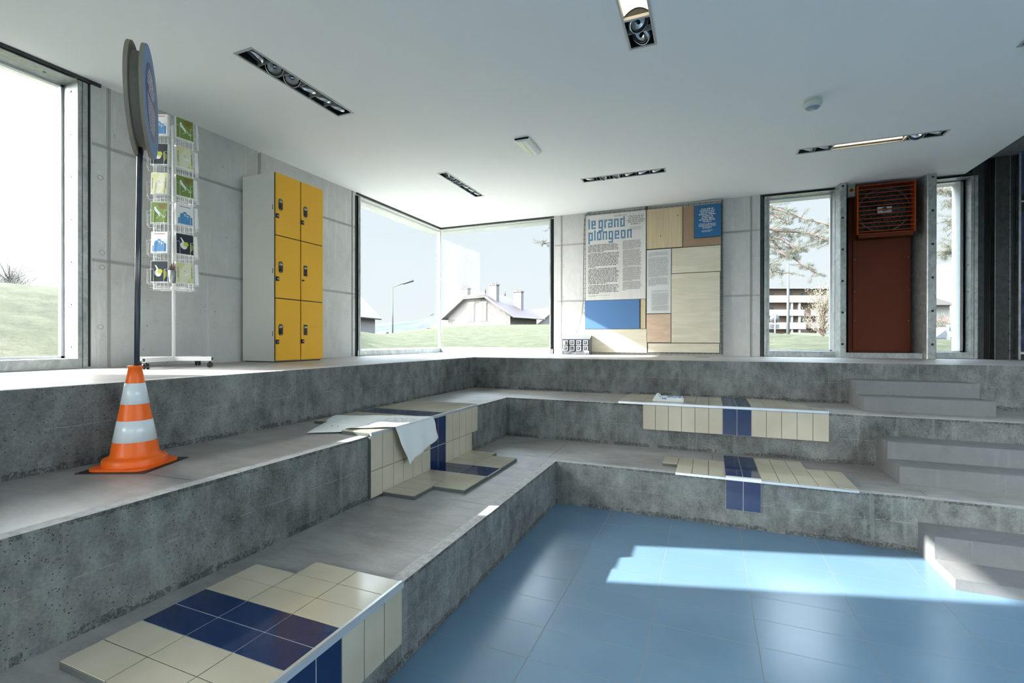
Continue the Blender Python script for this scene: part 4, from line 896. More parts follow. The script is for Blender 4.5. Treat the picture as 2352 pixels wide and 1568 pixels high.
# pencil cup between the two front columns
am = (HEX[0]+HEX[1])/2; pc = Vector((RX+0.215*math.cos(am), RY+0.215*math.sin(am), 2.335))
t = thing('pencil_cup', 'small grey metal cup of pencils hanging on the lowest tier of the wire rack', 'pencil cup', pc)
b = MB(); b.lathe([(0, 0), (0.026, 0), (0.034, 0.125), (0.032, 0.125), (0.024, 0.006), (0, 0.006)], M_GALV, 24); b.build('cup', t)
b = MB(); b.tube([(0.0, 0.0, 0.125), (-0.05*math.cos(am), -0.05*math.sin(am), 0.135)], 0.002, M_WIRE, 6); b.build('hook', t)
for i, (nm, c, dx, dy, h) in enumerate((('black', M_BLACK, -.018, .004, .055), ('orange', M_OR, .0, .01, .075), ('green', mat('pencil_green', (0.03, 0.12, 0.05), .4), -.026, -.004, .05), ('brown', mat('pencil_brown', (0.16, 0.05, 0.03), .4), .012, -.006, .06), ('dark blue', M_INK, .02, .006, .04))):
    b = MB(); b.tube([(dx*-.35, dy*-.5, 0.010), (dx*1.1, dy*1.4, 0.125+h)], [0.0038, 0.0038], c, 6); b.tube([(dx*1.1, dy*1.4, 0.125+h), (dx*1.18, dy*1.5, 0.137+h)], [0.0038, 0.0008], M_EDGE, 6)
    o = b.build('pencil'); o.location = pc; tag(o, '%s pencil standing in the small metal cup on the rack' % nm, 'pencil', 'pencils in the cup')
# ================================================================ DISPLAY BOARDS ON THE BACK WALL
BY = 9.505                                  # front face of the boards
t = thing('wire_mesh_panel', 'grid of thin dark wires on the wall that carries the wooden boards', 'mesh panel', (-1.06, YW, 1.5))
b = MB(); M_MW = mat('mesh_wire', (0.05, 0.06, 0.06), 0.5, 0.5); x0, x1_, z0, z1 = -2.345, 0.225, 1.512, 4.335; Tm = Matrix.Translation((1.06, -YW, -1.5))
n_ = int((x1_-x0)/0.1)
for i in range(27): x_ = -2.325+0.0985*i; b.box(x_-.0025, x_+.0025, 9.534, 9.539, z0-0.01, z1, M_MW, Tm)
for i in range(29): z_ = 1.53+0.0995*i; b.box(x0-0.015, x1_+0.015, 9.539, 9.544, z_-.0025, z_+.0025, M_MW, Tm)
b.build('wires', t)
b = MB(); b.box(0.213, 0.226, 9.515, 9.545, z0, 4.345, M_MW, Tm); b.box(-1.14, -1.10, 9.53, 9.57, 4.26, 4.36, M_MW, Tm); b.build('frame_bar', t)
W_PALE = wood('pale_poplar', (0.56, 0.52, 0.40, 1), (0.66, 0.62, 0.50, 1), grain=(0.5, 1, 4), scale=2.2); W_PINE = wood('knotty_pine', (0.48, 0.38, 0.235, 1), (0.60, 0.49, 0.33, 1), 0.075, grain=(7, 1, 0.35), scale=2.5)
W_BRN = wood('brown_hardboard', (0.31, 0.21, 0.135, 1), (0.345, 0.235, 0.155, 1), scale=9); W_PNK = wood('pinkish_plywood', (0.52, 0.38, 0.28, 1), (0.60, 0.46, 0.35, 1), grain=(1.4, 1, 5), scale=2)
P_WHT = wood('white_print_board', (0.60, 0.585, 0.555, 1), (0.645, 0.63, 0.60, 1), grain=(3, 1, .2), scale=2); P_WH2 = mat('white_laminate', (0.60, 0.61, 0.605), 0.5)
P_BLU = mat('blue_board', (0.07, 0.17, 0.36), 0.55); P_QBL = mat('deep_blue_board', (0.015, 0.115, 0.27), 0.55); M_BE = mat('board_edge', (0.40, 0.33, 0.22), 0.7)
def board(name, label, cat, x0, x1_, z0, z1, m, y=BY, th=0.018, depth_to=9.534):
    o = thing(name, label, cat, ((x0+x1_)/2, y+th, z0)); T_ = Matrix.Translation((-(x0+x1_)/2, -(y+th), -z0))
    b = MB(); b.box(x0, x1_, y, y+th, z0, z1, m, T_); b.build('board', o, bevel=0.0008)
    b = MB(); b.box(x0-0.0045, x1_+0.0045, y+th+0.001, depth_to, z0-0.0045, z1+0.0045, M_BLACK, T_)  # oversized black backing paints in the shade of the gaps between boards
    b.build('backing', o); return o, T_
tt, TM = board('title_board', 'large white board headed le grand plongeon in blue above two columns of text', 'information board', -2.303, -1.128, 2.575, 4.282, P_WHT)
# shutter-tile lettering of the title, one small square per cell
GL = {'l': ['#', '#', '#', '#', '#', '#'], 'e': ['...', '###', '#.#', '###', '#..', '###'], 'g': ['...', '###', '#.#', '#.#', '#.#', '###', '..#', '###'], 'r': ['..', '##', '#.', '#.', '#.', '#.'],
      'a': ['...', '###', '..#', '###', '#.#', '###'], 'n': ['...', '###', '#.#', '#.#', '#.#', '#.#'], 'd': ['..#', '###', '#.#', '#.#', '#.#', '###'], 'p': ['...', '###', '#.#', '#.#', '#.#', '###', '#..', '#..'], 'o': ['...', '###', '#.#', '#.#', '#.#', '###']}
M_TB = mat('title_blue', (0.055, 0.20, 0.36), 0.5); M_TB2 = mat('title_blue_dark', (0.03, 0.13, 0.27), 0.5)
rnd = random.Random(2)
def glyph_row(word, xs, ztop, cw=0.0305, ch=0.0338):
    for ch_, x_ in zip(word, xs):
        rows = GL[ch_]; b = MB()
        for r_, row in enumerate(rows):
            for c_, v in enumerate(row):
                if v != '#': continue
                for i in range(2):
                    for j in range(2):
                        a = x_+c_*cw+i*cw/2; z_ = ztop-r_*ch-j*ch/2
                        b.box(a+.0009, a+cw/2-.0009, BY-0.0012, BY, z_-ch/2+.0009, z_-.0009, M_TB if rnd.random() < .7 else M_TB2, TM)
        b.build('letter', tt)
glyph_row('legrand', [-2.252+q for q in (0, .060, .205, .322, .398, .514, .634)], 4.207)
glyph_row('plongeon', [-2.252+q for q in (0, .117, .173, .288, .406, .527, .648, .768)], 3.975)
X_, U_ = Vector((1, 0, 0)), Vector((0, 0, 1)); off = Vector(((2.303+1.128)/2, -(BY+0.018), -2.575))
text_on('THE DEEP DIVE', 0.036, M_TXG, Vector((-1.62, BY-0.0012, 4.245))+off, X_, U_, tt, align='CENTER')
text_on("« Pour ce qui est\nde l'avenir, il ne\ns'agit pas de prévoir\nmais de le rendre\npossible. »", 0.043, M_TXG, Vector((-1.32, BY-0.0012, 4.215))+off, X_, U_, tt, bold=0.0006, lh=0.88)
def para(parent, ox, x0, x1_, z0, z1, lines, xh, m, blocks, rnd, name='body_text', y=BY):
    b = MB(); pitch = (z0-z1)/lines; li = 0
    for nb, last in blocks:
        for q in range(nb):
            w_ = (x1_-x0)*(last if q == nb-1 else rnd.uniform(0.90, 1.0)); ind = 0.02 if q == 0 else 0
            greek(b, Vector((x0+ind, y-0.0012, z0-pitch*li-xh))+ox, X_, U_, w_-ind, xh, rnd, m); li += 1
        li += 0.6
    return b.build(name, parent, normals=False)
rnd = random.Random(21)
M_TXB = mat('black_lettering', (0.04, 0.04, 0.04), 0.7)
para(tt, off, -2.255, -1.625, 3.685, 2.70, 37.5, 0.0135, M_TXB, [(6, .5), (11, .25), (12, .6), (7, .35)], rnd)
para(tt, off, -1.565, -1.20, 3.725, 2.72, 52, 0.0095, M_TXG, [(9, .6), (17, .3), (14, .5), (9, .15)], rnd)
para(tt, off, -2.255, -1.80, 2.668, 2.64, 2, 0.006, M_TXG, [(2, .3)], rnd)
para(tt, off, -1.44, -1.19, 3.985, 3.915, 4, 0.008, mat('faint_lettering', (0.33, 0.33, 0.32), .7), [(4, .9)], rnd)
bb_, _ = board('blue_panel', 'plain mid-blue board below the title board, partly in sunlight', 'board', -2.318, -1.243, 1.997, 2.567, P_BLU)
board('plywood_panel', 'narrow upright strip of pale wood right of the mid-blue board', 'board', -1.222, -1.132, 1.997, 2.566, W_PINE)
board('plywood_panel', 'low sunlit pale board standing behind the metal socket box', 'board', -2.312, -1.105, 1.532, 1.988, W_PALE)
board('plywood_panel', 'knotty upright pine board right of the title board, at the top', 'board', -1.110, -0.462, 3.528, 4.283, W_PINE)
board('hardboard_panel', 'brown board at the top right behind the deep blue quote board', 'board', -0.450, 0.200, 3.520, 4.275, W_BRN, y=BY+0.004, th=0.012)
pp, _ = board('text_board', 'tall narrow white board with small grey text', 'information board', -1.108, -0.664, 2.287, 3.508, P_WH2)
offp = Vector(((1.108+0.664)/2, -(BY+0.018), -2.287)); M_TG2 = mat('pale_grey_lettering', (0.24, 0.25, 0.26), .7)
para(pp, offp, -1.080, -0.70, 3.455, 2.765, 31, 0.010, M_TG2, [(4, .15), (17, .5), (7, .35)], rnd); para(pp, offp, -1.02, -0.70, 2.725, 2.32, 26, 0.0075, mat('faint_lettering', (0.33, 0.33, 0.32), .7), [(3, .1), (15, .8), (6, .9)], rnd)
qq, _ = board('quote_board', 'deep blue board with a white quotation at the top right corner', 'information board', -0.250, 0.203, 3.672, 4.262, P_QBL, y=BY-0.03, th=0.018, depth_to=BY+0.004)
offq = Vector(((0.250-0.203)/2, -(BY-0.03+0.018), -3.672))
text_on("« Les clefs de\nl'urbanisme sont\ndans les quatre\nfonctions : habiter,\ntravailler, se\nrecréer (dans\nles heures libres),\ncirculer »", 0.0385, M_TX, Vector((-0.030, BY-0.0312, 4.208))+offq, X_, U_, qq, bold=0.0009, lh=0.86)
text_on('" The keys to urbanism are to\nbe found in the four functions :\ninhabiting, working, recreation\n(in leisure time),\nand circulation. "', 0.024, M_TX, Vector((-0.030, BY-0.0312, 3.928))+offq, X_, U_, qq, bold=0.0004, lh=0.86)
para(qq, offq, -0.13, 0.07, 3.795, 3.755, 2, 0.010, M_TX, [(2, .8)], rnd, y=BY-0.03)
board('plywood_panel', 'wide pale board directly below the brown hardboard', 'board', -0.650, 0.197, 3.037, 3.508, W_PALE)
board('plywood_panel', 'largest pale plywood board at the right of the display', 'board', -0.655, 0.186, 1.725, 3.025, W_PALE)
board('plywood_panel', 'small pinkish plywood board under the tall narrow text board', 'board', -1.112, -0.667, 1.732, 2.272, W_PNK)
board('plywood_panel', 'long low pale board at the foot of the display, right of centre', 'board', -1.082, 0.178, 1.542, 1.712, W_PALE)
# cable running down the left side of the display
cb = MB(); pts = [(-2.20, 9.50, 4.345), (-2.27, 9.495, 4.33), (-2.315, 9.49, 4.27), (-2.335, 9.49, 4.05), (-2.345, 9.495, 3.5), (-2.352, 9.50, 3.0), (-2.356, 9.51, 2.6), (-2.385, 9.515, 2.3), (-2.44, 9.52, 2.08), (-2.50, 9.51, 1.93), (-2.51, 9.50, 1.915)]
cb.tube(pts, 0.0055, M_BLACK, 8); o = cb.build('power_cable'); tag(o, 'black cable hanging down the left side of the boards to the socket box', 'cable')
# ================================================================ SOCKET BOX
t = thing('socket_box', 'small metal socket box with eight square sockets on the platform by the boards', 'socket box', (-2.475, 9.40, Z1))
M_SBX = mat('box_dark_face', (0.03, 0.036, 0.05), 0.35, 0.3); M_SBL = mat('box_light_face', (0.11, 0.125, 0.155), 0.4)
b = MB(); b.prism([(-0.06, 0), (-0.06, 0.312), (0.085, 0.385), (0.10, 0.385), (0.10, 0)], -0.275, 0.295, mat('box_casing', (0.20, 0.215, 0.235), .35, .5), 'x'); b.build('casing', t, bevel=0.003)
b = MB(); b.box(-0.268, 0.288, -0.0635, -0.06, 0.006, 0.306, M_SBX); b.build('front_plate', t)
b = MB(); wv = []
for i in range(41):
    a = -0.262+0.54*i/40; ph = (a+0.262)/0.135; wv.append((a, 0.045+0.035*(1-(ph % 1))**0.7))
b.prism([(0.278, 0.010), (-0.262, 0.010)]+wv, -0.0650, -0.0636, M_SBL, 'y'); b.build('wave_graphic', t)
sk = MB(); o_, i_ = 0.046, 0.038
for (a0, a1, c0, c1) in ((-o_, o_, i_, o_), (-o_, o_, -o_, -i_), (-o_, -i_, -i_, i_), (i_, o_, -i_, i_)): sk.box(a0, a1, -0.008, 0, c0, c1, M_WHITE)
sk.box(-i_, i_, -0.003, 0.0, -i_, i_, mat('socket_lid', (0.06, 0.07, 0.08), .4)); sk.lathe([(0.02, 0), (0.018, 0.006), (0, 0.006)], M_SBL, 18, Matrix.Translation((0, -0.001, 0)) @ Matrix.Rotation(PI/2, 4, 'X')); SK = sk.mesh('socket')
for r_ in range(2):
    for c_ in range(4):
        o = bpy.data.objects.new('socket', SK); COL.objects.link(o); o.parent = t; o.location = (-0.205+0.138*c_, -0.0636, 0.238-0.113*r_)
b = MB(); b.box(0.18, 0.275, -0.0655, -0.0636, 0.045, 0.075, M_WHITE); b.build('label_plate', t)
for x_ in (-0.2, 0.0, 0.205): b = MB(); b.lathe([(0.008, 0), (0.006, 0.005), (0, 0.005)], M_STEEL, 10, Matrix.Translation((x_, -0.065, 0.02)) @ Matrix.Rotation(PI/2, 4, 'X')); b.build('screw', t)
t2 = thing('power_plug', 'grey plug with a white cord in the top left socket of the metal box', 'plug', (-2.475-0.21, 9.325, Z1+0.24))
M_PG = mat('plug_grey', (0.30, 0.31, 0.38), 0.5); b = MB(); b.lathe([(0, 0), (0.028, 0), (0.028, 0.03), (0.02, 0.045), (0, 0.045)], M_PG, 18, Matrix.Rotation(PI/2, 4, 'X')); b.tube([(0, -0.03, 0.0), (0.0, -0.042, -0.06), (-0.01, -0.035, -0.10)], [0.02, 0.018, 0.010], M_PG, 10); b.build('plug_body', t2)
b = MB(); b.tube([(-0.01, -0.035, -0.10), (-0.05, -0.03, -0.15), (-0.085, 0.0, -0.185), (-0.09, 0.06, -0.20), (-0.088, 0.13, -0.22)], 0.005, M_WHITE, 8); b.build('cord', t2)
# floor grille by the display
b = MB(); t = thing('floor_grille', 'narrow black slotted grille set in the platform below the boards', 'floor grille', (-0.10, 8.75, Z1+0.001))
for i in range(16): b.box(-0.115+0.0150*i, -0.108+0.0150*i, -0.16, 0.16, 0, 0.0015, M_BLACK)
b.build('slots', t)
# ================================================================ ORANGE HEATER
M_HT = mat('orange_lacquer', (0.30, 0.042, 0.006), 0.45, spec=0.25); M_HT2 = mat('brown_orange_lacquer', (0.115, 0.024, 0.008), 0.5, spec=0.2)
mb = MB(); mb.box(2.095, 3.10, 9.735, 9.75, Z1, 4.9, M_DARK); mb.box(2.09, 2.11, 9.60, 9.74, Z1, 4.9, M_DARK); mb.box(2.10, 3.15, 9.40, 9.75, CZ+0.02, CZ+0.03, M_DARK)
struct(mb.build('trim_6'))
mb = MB(); mb.box(2.095, 3.12, 9.43, 9.73, Z1+0.0, Z1+0.085, M_GALV); struct(mb.build('trim_7', bevel=0.003))
t = thing('duct_cabinet', 'tall flat brownish-orange cabinet under the louvred heater', 'cabinet', (2.63, 9.65, Z1+0.09))
b = MB(); b.box(-0.445, 0.405, 0.0, 0.075, 0.0, 2.75, M_HT2); b.build('casing', t, bevel=0.002)
b = MB(); b.box(-0.385, 0.385, -0.035, -0.001, 0.03, 1.87, M_HT2); pn = b.build('front_panel', t, bevel=0.002)
for x_ in (-0.365, 0.365):
    for z_ in (0.52, 1.02, 1.55): b = MB(); b.lathe([(0.007, 0), (0.005, 0.004), (0, 0.004)], M_STEEL, 10, Matrix.Translation((x_, -0.0355, z_)) @ Matrix.Rotation(PI/2, 4, 'X')); b.build('screw', t)
t = thing('fan_heater', 'orange louvred fan heater high up between the steel columns', 'fan heater', (2.63, 9.40, 3.50))
w_, h_ = 0.39, 0.80
b = MB(); e_ = 0.024
b.box(-w_, -w_+e_, -0.01, 0.16, 0, h_, M_HT); b.box(w_-e_, w_, -0.01, 0.16, 0, h_, M_HT); b.box(-w_+e_, w_-e_, -0.01, 0.16, h_-0.012, h_, M_HT); b.box(-w_+e_, w_-e_, -0.01, 0.16, 0, 0.012, M_HT); b.box(-w_+e_, w_-e_, 0.15, 0.16, 0.012, h_-.012, M_HOUS); b.build('housing', t, bevel=0.002)
lv = MB(); lv.prism([(-0.005, 0.0), (0.0, -0.003), (0.036, 0.016), (0.036, 0.019)], -w_+e_, w_-e_, M_HT, 'x'); lv.box(-w_+e_, w_-e_, -0.009, 0.0, -0.007, 0.003, M_HT); LV = lv.mesh('louvre')
for i in range(11): o = bpy.data.objects.new('louvre', LV); COL.objects.link(o); o.parent = t; o.location = (0, 0, 0.045+0.0685*i)
M_FM = mat('fan_metal', (0.14, 0.15, 0.17), 0.35, 0.6)
R = Matrix.Translation((0.0, 0.11, 0.40)) @ Matrix.Rotation(PI/2, 4, 'X'); fn = bpy.data.objects.new('fan_guard', None)
b = MB()
for r_ in (0.34, 0.27, 0.20, 0.13): b.lathe([(r_-.002, -.002), (r_+.002, -.002), (r_+.002, .002), (r_-.002, .002), (r_-.002, -.002)], M_FM, 40, R)
b.lathe([(0.345, 0.0), (0.362, 0.0), (0.362, -0.03), (0.345, -0.03)], M_FM, 48, R)
for i in range(24): a = 2*PI*i/24; p = Vector((0.34*math.cos(a), 0.105, 0.40+0.34*math.sin(a))); q = Vector((0.06*math.cos(a), 0.105, 0.40+0.06*math.sin(a))); b.tube([q, p], 0.0016, M_FM, 5)
b.build('fan_guard', t)
b = MB()
for i in range(5): b.box(0.05, 0.30, -0.045, 0.045, -0.002, 0.002, M_HOUS, R @ Matrix.Rotation(2*PI*i/5, 4, 'Z') @ Matrix.Rotation(0.4, 4, 'X'))
b.build('fan_blades', t)
b = MB(); b.box(-0.095, 0.095, 0.06, 0.10, 0.345, 0.44, M_ALU); b.lathe([(0.035, 0.04), (0.035, 0.056), (0, 0.056)], M_FM, 20, R); b.build('motor', t, bevel=0.004)
b = MB()
for x_ in (-0.28, 0.2): b.tube([(x_, 0.03, -0.03), (x_, 0.03, 0.002)], 0.006, M_STEEL, 8)
b.build('fixing_bolt', t)
b = MB(); b.box(-0.36, 0.36, 0.02, 0.16, -0.05, -0.001, M_HT2); b.build('duct_collar', t)
t = thing('isolator_switch', 'grey isolator box with a red rotary switch beside the fan heater', 'switch', (2.185, 9.52, 4.16))
b = MB(); b.box(-0.05, 0.05, -0.045, 0.03, 0.0, 0.205, mat('switch_grey', (0.36, 0.38, 0.37), 0.4)); b.build('box', t, bevel=0.004)
b = MB(); b.box(-0.036, 0.036, -0.048, -0.045, 0.065, 0.14, mat('switch_yellow', (0.60, 0.55, 0.06), 0.4)); b.build('yellow_plate', t)
b = MB(); b.lathe([(0.026, 0), (0.024, 0.014), (0, 0.014)], mat('switch_red', (0.35, 0.03, 0.015), 0.35), 24, Matrix.Translation((0, -0.048, 0.103)) @ Matrix.Rotation(PI/2, 4, 'X')); b.box(-0.007, 0.007, -0.072, -0.06, 0.08, 0.126, mat('switch_red', (0, 0, 0))); tag(b.build('rotary_knob', t), 'red rotary knob')
# ================================================================ THINGS OUTSIDE
CA, SA = math.cos(YAW), math.sin(YAW)
def VW(lat, dep): return Vector((SA*dep+CA*lat, CA*dep-SA*lat, 0))
def stone_mat():
    m = mat('rubble_stone', (0.5, 0.46, 0.44), 0.9); k = NB(m); vo = k.n('ShaderNodeTexVoronoi'); vo.inputs['Scale'].default_value = 1.9; vo.feature = 'DISTANCE_TO_EDGE'; k.l(k.pos(), vo.inputs['Vector'])
    k.l(k.ramp(k.mth('ADD', vo.outputs['Distance'], k.mth('MULTIPLY', k.noise(3, 4, 0.7), 0.12)), [(0.05, (0.11, 0.105, 0.10, 1)), (0.14, (0.20, 0.19, 0.185, 1)), (0.4, (0.25, 0.235, 0.225, 1))]), k.b.inputs['Base Color']); return m
M_STONE = stone_mat(); M_ROOF = mat('roof_tile_brown', (0.085, 0.045, 0.048), 0.8); M_ROOFR = mat('roof_tile_red', (0.20, 0.115, 0.095), 0.8); M_REND = mat('pale_render', (0.27, 0.25, 0.245), 0.85)
M_FRW = mat('outdoor_white', (0.33, 0.33, 0.33), 0.6); M_SHUT = mat('shutter', (0.10, 0.10, 0.07), 0.7); M_WIN = mat('window_dark', (0.03, 0.045, 0.05), 0.4)
# --- stone house
c0 = VW(-0.27, 75.0); ang = math.atan2(*(lambda v: (v.y, v.x))(VW(-0.83, 0.56)))      # local x along the gable towards the left, y along the side
t = thing('stone_house', 'stone house with brown roof and three chimneys beyond the corner window', 'house', (c0.x, c0.y, 0.0))
gx = VW(-0.83, 0.56).normalized(); gy = VW(0.56, 0.83).normalized()
HM = Matrix((gx, gy, Vector((0, 0, 1)))).transposed().to_4x4()
GW, GL_, EV, RZ, B0 = 12.9, 8.0, 6.05, 9.75, 1.0
b = MB(); b.face([HM @ Vector(p) for p in ((0, 0, B0), (GW, 0, B0), (GW, 0, EV), (8.9, 0, 8.75), (4.5, 0, 8.75), (0, 0, EV))], M_STONE); b.face([HM @ Vector(p) for p in ((0, 0, B0), (0, GL_, B0), (0, GL_, EV), (0, 0, EV))], M_STONE)
b.face([HM @ Vector(p) for p in ((GW, 0, B0), (GW, GL_, B0), (GW, GL_, EV), (GW, 0, EV))], M_STONE); b.face([HM @ Vector(p) for p in ((0, GL_, B0), (GW, GL_, B0), (GW, GL_, EV), (GW/2, GL_, RZ), (0, GL_, EV))], M_STONE); b.build('walls', t)
b = MB(); ov = 0.7
R_ = {'le': (GW+1.0, -ov, EV-.55), 'l2': (8.95, -ov, 8.85), 'rid': (GW/2, 2.0, RZ), 'r2': (4.45, -ov, 8.85), 're': (-1.0, -ov, EV-.55), 'rb': (-1.0, GL_+1, EV-.55), 'ridb': (GW/2, GL_+.2, RZ), 'lb': (GW+1, GL_+1, EV-.55)}
R_ = {k_: HM @ Vector(v) for k_, v in R_.items()}
b.face([R_['re'], R_['rb'], R_['ridb'], R_['rid'], R_['r2']], M_ROOF); b.face([R_['le'], R_['lb'], R_['ridb'], R_['rid'], R_['l2']], M_ROOF); b.face([R_['l2'], R_['rid'], R_['r2']], M_ROOFR)
o = b.build('roof', t); sm = o.modifiers.new('thickness', 'SOLIDIFY'); sm.thickness = 0.22
b = MB()
for p, q in (('le', 'l2'), ('r2', 're'), ('l2', 'r2'), ('re', 'rb')): b.tube([R_[p]+Vector((0, 0, -.12)), R_[q]+Vector((0, 0, -.12))], 0.13, M_FRW, 6)
b.build('barge_board', t)
for gx0, gy0, zt in ((9.9, 1.0, 10.5), (3.9, 1.0, 10.75), (2.0, 5.4, 9.9)):
    b = MB(); b.box(gx0-.75, gx0+.75, gy0-.4, gy0+.4, 6.6, zt, M_REND, HM); b.box(gx0-.85, gx0+.85, gy0-.5, gy0+.5, zt, zt+.15, M_REND, HM); ch = b.build('chimney', t)
    for q in range(3): b = MB(); b.lathe([(0.12, zt+.15), (0.10, zt+.55), (0, zt+.55)], M_ROOFR, 8, HM @ Matrix.Translation((gx0-.4+.4*q, gy0, 0))); b.build('chimney_pot', ch)
for q in (5.35, 7.9):
    b = MB(); b.box(q-.78, q+.78, -.06, .05, 4.9, 8.1, M_FRW, HM); wn = b.build('window', t); b = MB(); b.box(q-.68, q-.02, -.12, -.05, 5.0, 7.9, M_SHUT, HM); b.box(q+.02, q+.68, -.12, -.05, 5.0, 7.9, M_SHUT, HM); b.build('shutter', wn)
for q in (2.9, 10.6):
    b = MB(); b.prism([(q-.85, 3.2), (q+.85, 3.2), (q+.85, 4.0)]+[(q+.85*math.cos(a), 4.0+.45*math.sin(a)) for a in [PI*i/8 for i in range(1, 8)]]+[(q-.85, 4.0)], -.05, .05, M_WIN, 'y', HM); b.build('window', t)
for q in (2.2, 4.8): b = MB(); b.box(-.05, .03, q-.4, q+.4, 3.3, 4.3, M_WIN, HM); b.build('window', t)
for p in ((GW/2, 2.0), (GW/2, 7.8)): b = MB(); v = HM @ Vector((p[0], p[1], RZ)); b.tube([v, v+Vector((0, 0, .5)), v+Vector((0, 0, 1.1))], [.12, .1, .02], M_ROOFR, 6); b.build('finial', t)
b = MB()
for (l_, d_, z_) in ((-11.7, 80, 11.9), (2.9, 82, 12.3)): v = VW(l_, d_); b.tube([(v.x, v.y, 8.8), (v.x, v.y, z_)], 0.03, M_SHUT, 5); b.tube([(v.x-.4, v.y, z_-.15), (v.x+.4, v.y, z_-.1)], 0.03, M_SHUT, 5)
b.build('aerial', t)
def simple_house(name, label, lat, dep, w_, d_, z0, ze, zr, wall, roof, rot=0.0, group=None, hip=False):
    c = VW(lat, dep); t = thing(name, label, 'house', (c.x, c.y, 0), -YAW+rot, group)
    b = MB(); b.box(-w_/2, w_/2, -d_/2, d_/2, z0, ze, wall); b.prism([(-w_/2, ze), (w_/2, ze), (0, zr-.15)], -d_/2, d_/2, wall, 'y') if not hip else None; b.build('walls', t)
    b = MB(); o_ = .4
    if hip: b.face([(-w_/2-o_, -d_/2-o_, ze), (w_/2+o_, -d_/2-o_, ze), (w_/2*.4, 0, zr), (-w_/2*.4, 0, zr)], roof); b.face([(-w_/2-o_, d_/2+o_, ze), (w_/2+o_, d_/2+o_, ze), (w_/2*.4, 0, zr), (-w_/2*.4, 0, zr)], roof); b.face([(-w_/2-o_, -d_/2-o_, ze), (-w_/2*.4, 0, zr), (-w_/2-o_, d_/2+o_, ze)], roof); b.face([(w_/2+o_, -d_/2-o_, ze), (w_/2*.4, 0, zr), (w_/2+o_, d_/2+o_, ze)], roof)
    else: b.face([(-w_/2-o_, -d_/2-o_, ze-.2), (-w_/2-o_, d_/2+o_, ze-.2), (0, d_/2+o_, zr), (0, -d_/2-o_, zr)], roof); b.face([(w_/2+o_, -d_/2-o_, ze-.2), (w_/2+o_, d_/2+o_, ze-.2), (0, d_/2+o_, zr), (0, -d_/2-o_, zr)], roof)
    o = b.build('roof', t); s_ = o.modifiers.new('thickness', 'SOLIDIFY'); s_.thickness = .15
    return t
simple_house('outbuilding', 'low brown-roofed outbuilding at the left foot of the stone house', -13.6, 96, 5.2, 5, 1.0, 4.2, 5.4, M_REND, M_ROOF, hip=True)
simple_house('neighbour_house', 'red tiled roof partly seen just right of the stone house', 6.6, 95, 9, 9, 0, 5.0, 8.2, M_REND, M_ROOFR, 0.5)
simple_house('neighbour_house', 'pale gabled house at the left edge of the corner window', -17.2, 42, 7.0, 8, -1.5, 3.9, 7.6, M_REND, mat('roof_pale', (0.24, 0.225, 0.22), .8), -0.2)
# --- hills and town of the valley
M_HILL = mat('distant_hill', (0.235, 0.29, 0.30), 1.0, spec=0); k = NB(M_HILL); k.l(k.ramp(k.noise(0.012, 6, 0.75), [(0.4, (0.11, 0.14, 0.16, 1)), (0.52, (0.15, 0.175, 0.175, 1)), (0.62, (0.19, 0.205, 0.19, 1))]), k.b.inputs['Base Color'])  # valley haze is put into the pale bluish hill colour
def hill(name, d0, d1, prof, z0):
    b = MB(); n_ = 60; V = []
    for j in range(9):
        f = j/8; row = []
        for i in range(n_+1):
            l_ = prof[0][0]+(prof[-1][0]-prof[0][0])*i/n_
            for p, q in zip(prof, prof[1:]):
                if p[0] <= l_ <= q[0]: h = p[1]+(q[1]-p[1])*smooth((l_-p[0])/(q[0]-p[0])); break
            d_ = lerp(d0, d1, f); v = VW(l_*d_, d_); nz = 1+0.10*noise.noise(Vector((v.x*.012, v.y*.012, 0)))
            row.append(b.bm.verts.new((v.x, v.y, z0+(h*d1-z0)*smooth(f)*nz)))
        V.append(row)
    i_ = b.mi(M_HILL)
    for j in range(8):
        for i in range(n_): f = b.bm.faces.new((V[j][i], V[j][i+1], V[j+1][i+1], V[j+1][i])); f.material_index = i_; f.smooth = True
    o = b.build(name, normals=False); tag(o, kind='structure'); return o
hill('distant_hill', 420, 900, [(-0.9, .02), (-.33, .028), (-.30, .034), (-.25, .038), (-.20, .042), (-.165, .050), (-.14, .056), (-.10, .050), (0.0, .03), (0.3, .02), (1.1, .02)], -14)
rnd = random.Random(9); hb = None; used = []
for i in range(400):
    l_ = rnd.uniform(-.305, -.165); d_ = rnd.uniform(430, 640); v = VW(l_*d_, d_)
    if len(used) >= 44: break
    if any((v-u_).length < 17 for u_ in used): continue
    used.append(v); i = len(used)-1; f = smooth((d_-420)/480)
    z_ = -14+(0.037*900+14)*f*0.95; w_ = rnd.uniform(5, 11); h_ = rnd.uniform(3.5, 7)
    if hb is None or i % 5 == 0:
        b = MB(); b.box(-w_/2, w_/2, -4, 4, -3, h_, M_FRW); b.prism([(-w_/2-.5, h_), (w_/2+.5, h_), (0, h_+2)], -4.4, 4.4, M_ROOFR, 'y'); o = b.build('town_house'); hb = o
    else: o = hb.copy(); COL.objects.link(o)
    o.location = (v.x, v.y, z_); o.rotation_euler = (0, 0, rnd.uniform(0, 3)); tag(o, 'tiny pale house of the town in the hazy valley behind the corner window', 'house', 'houses of the valley town')
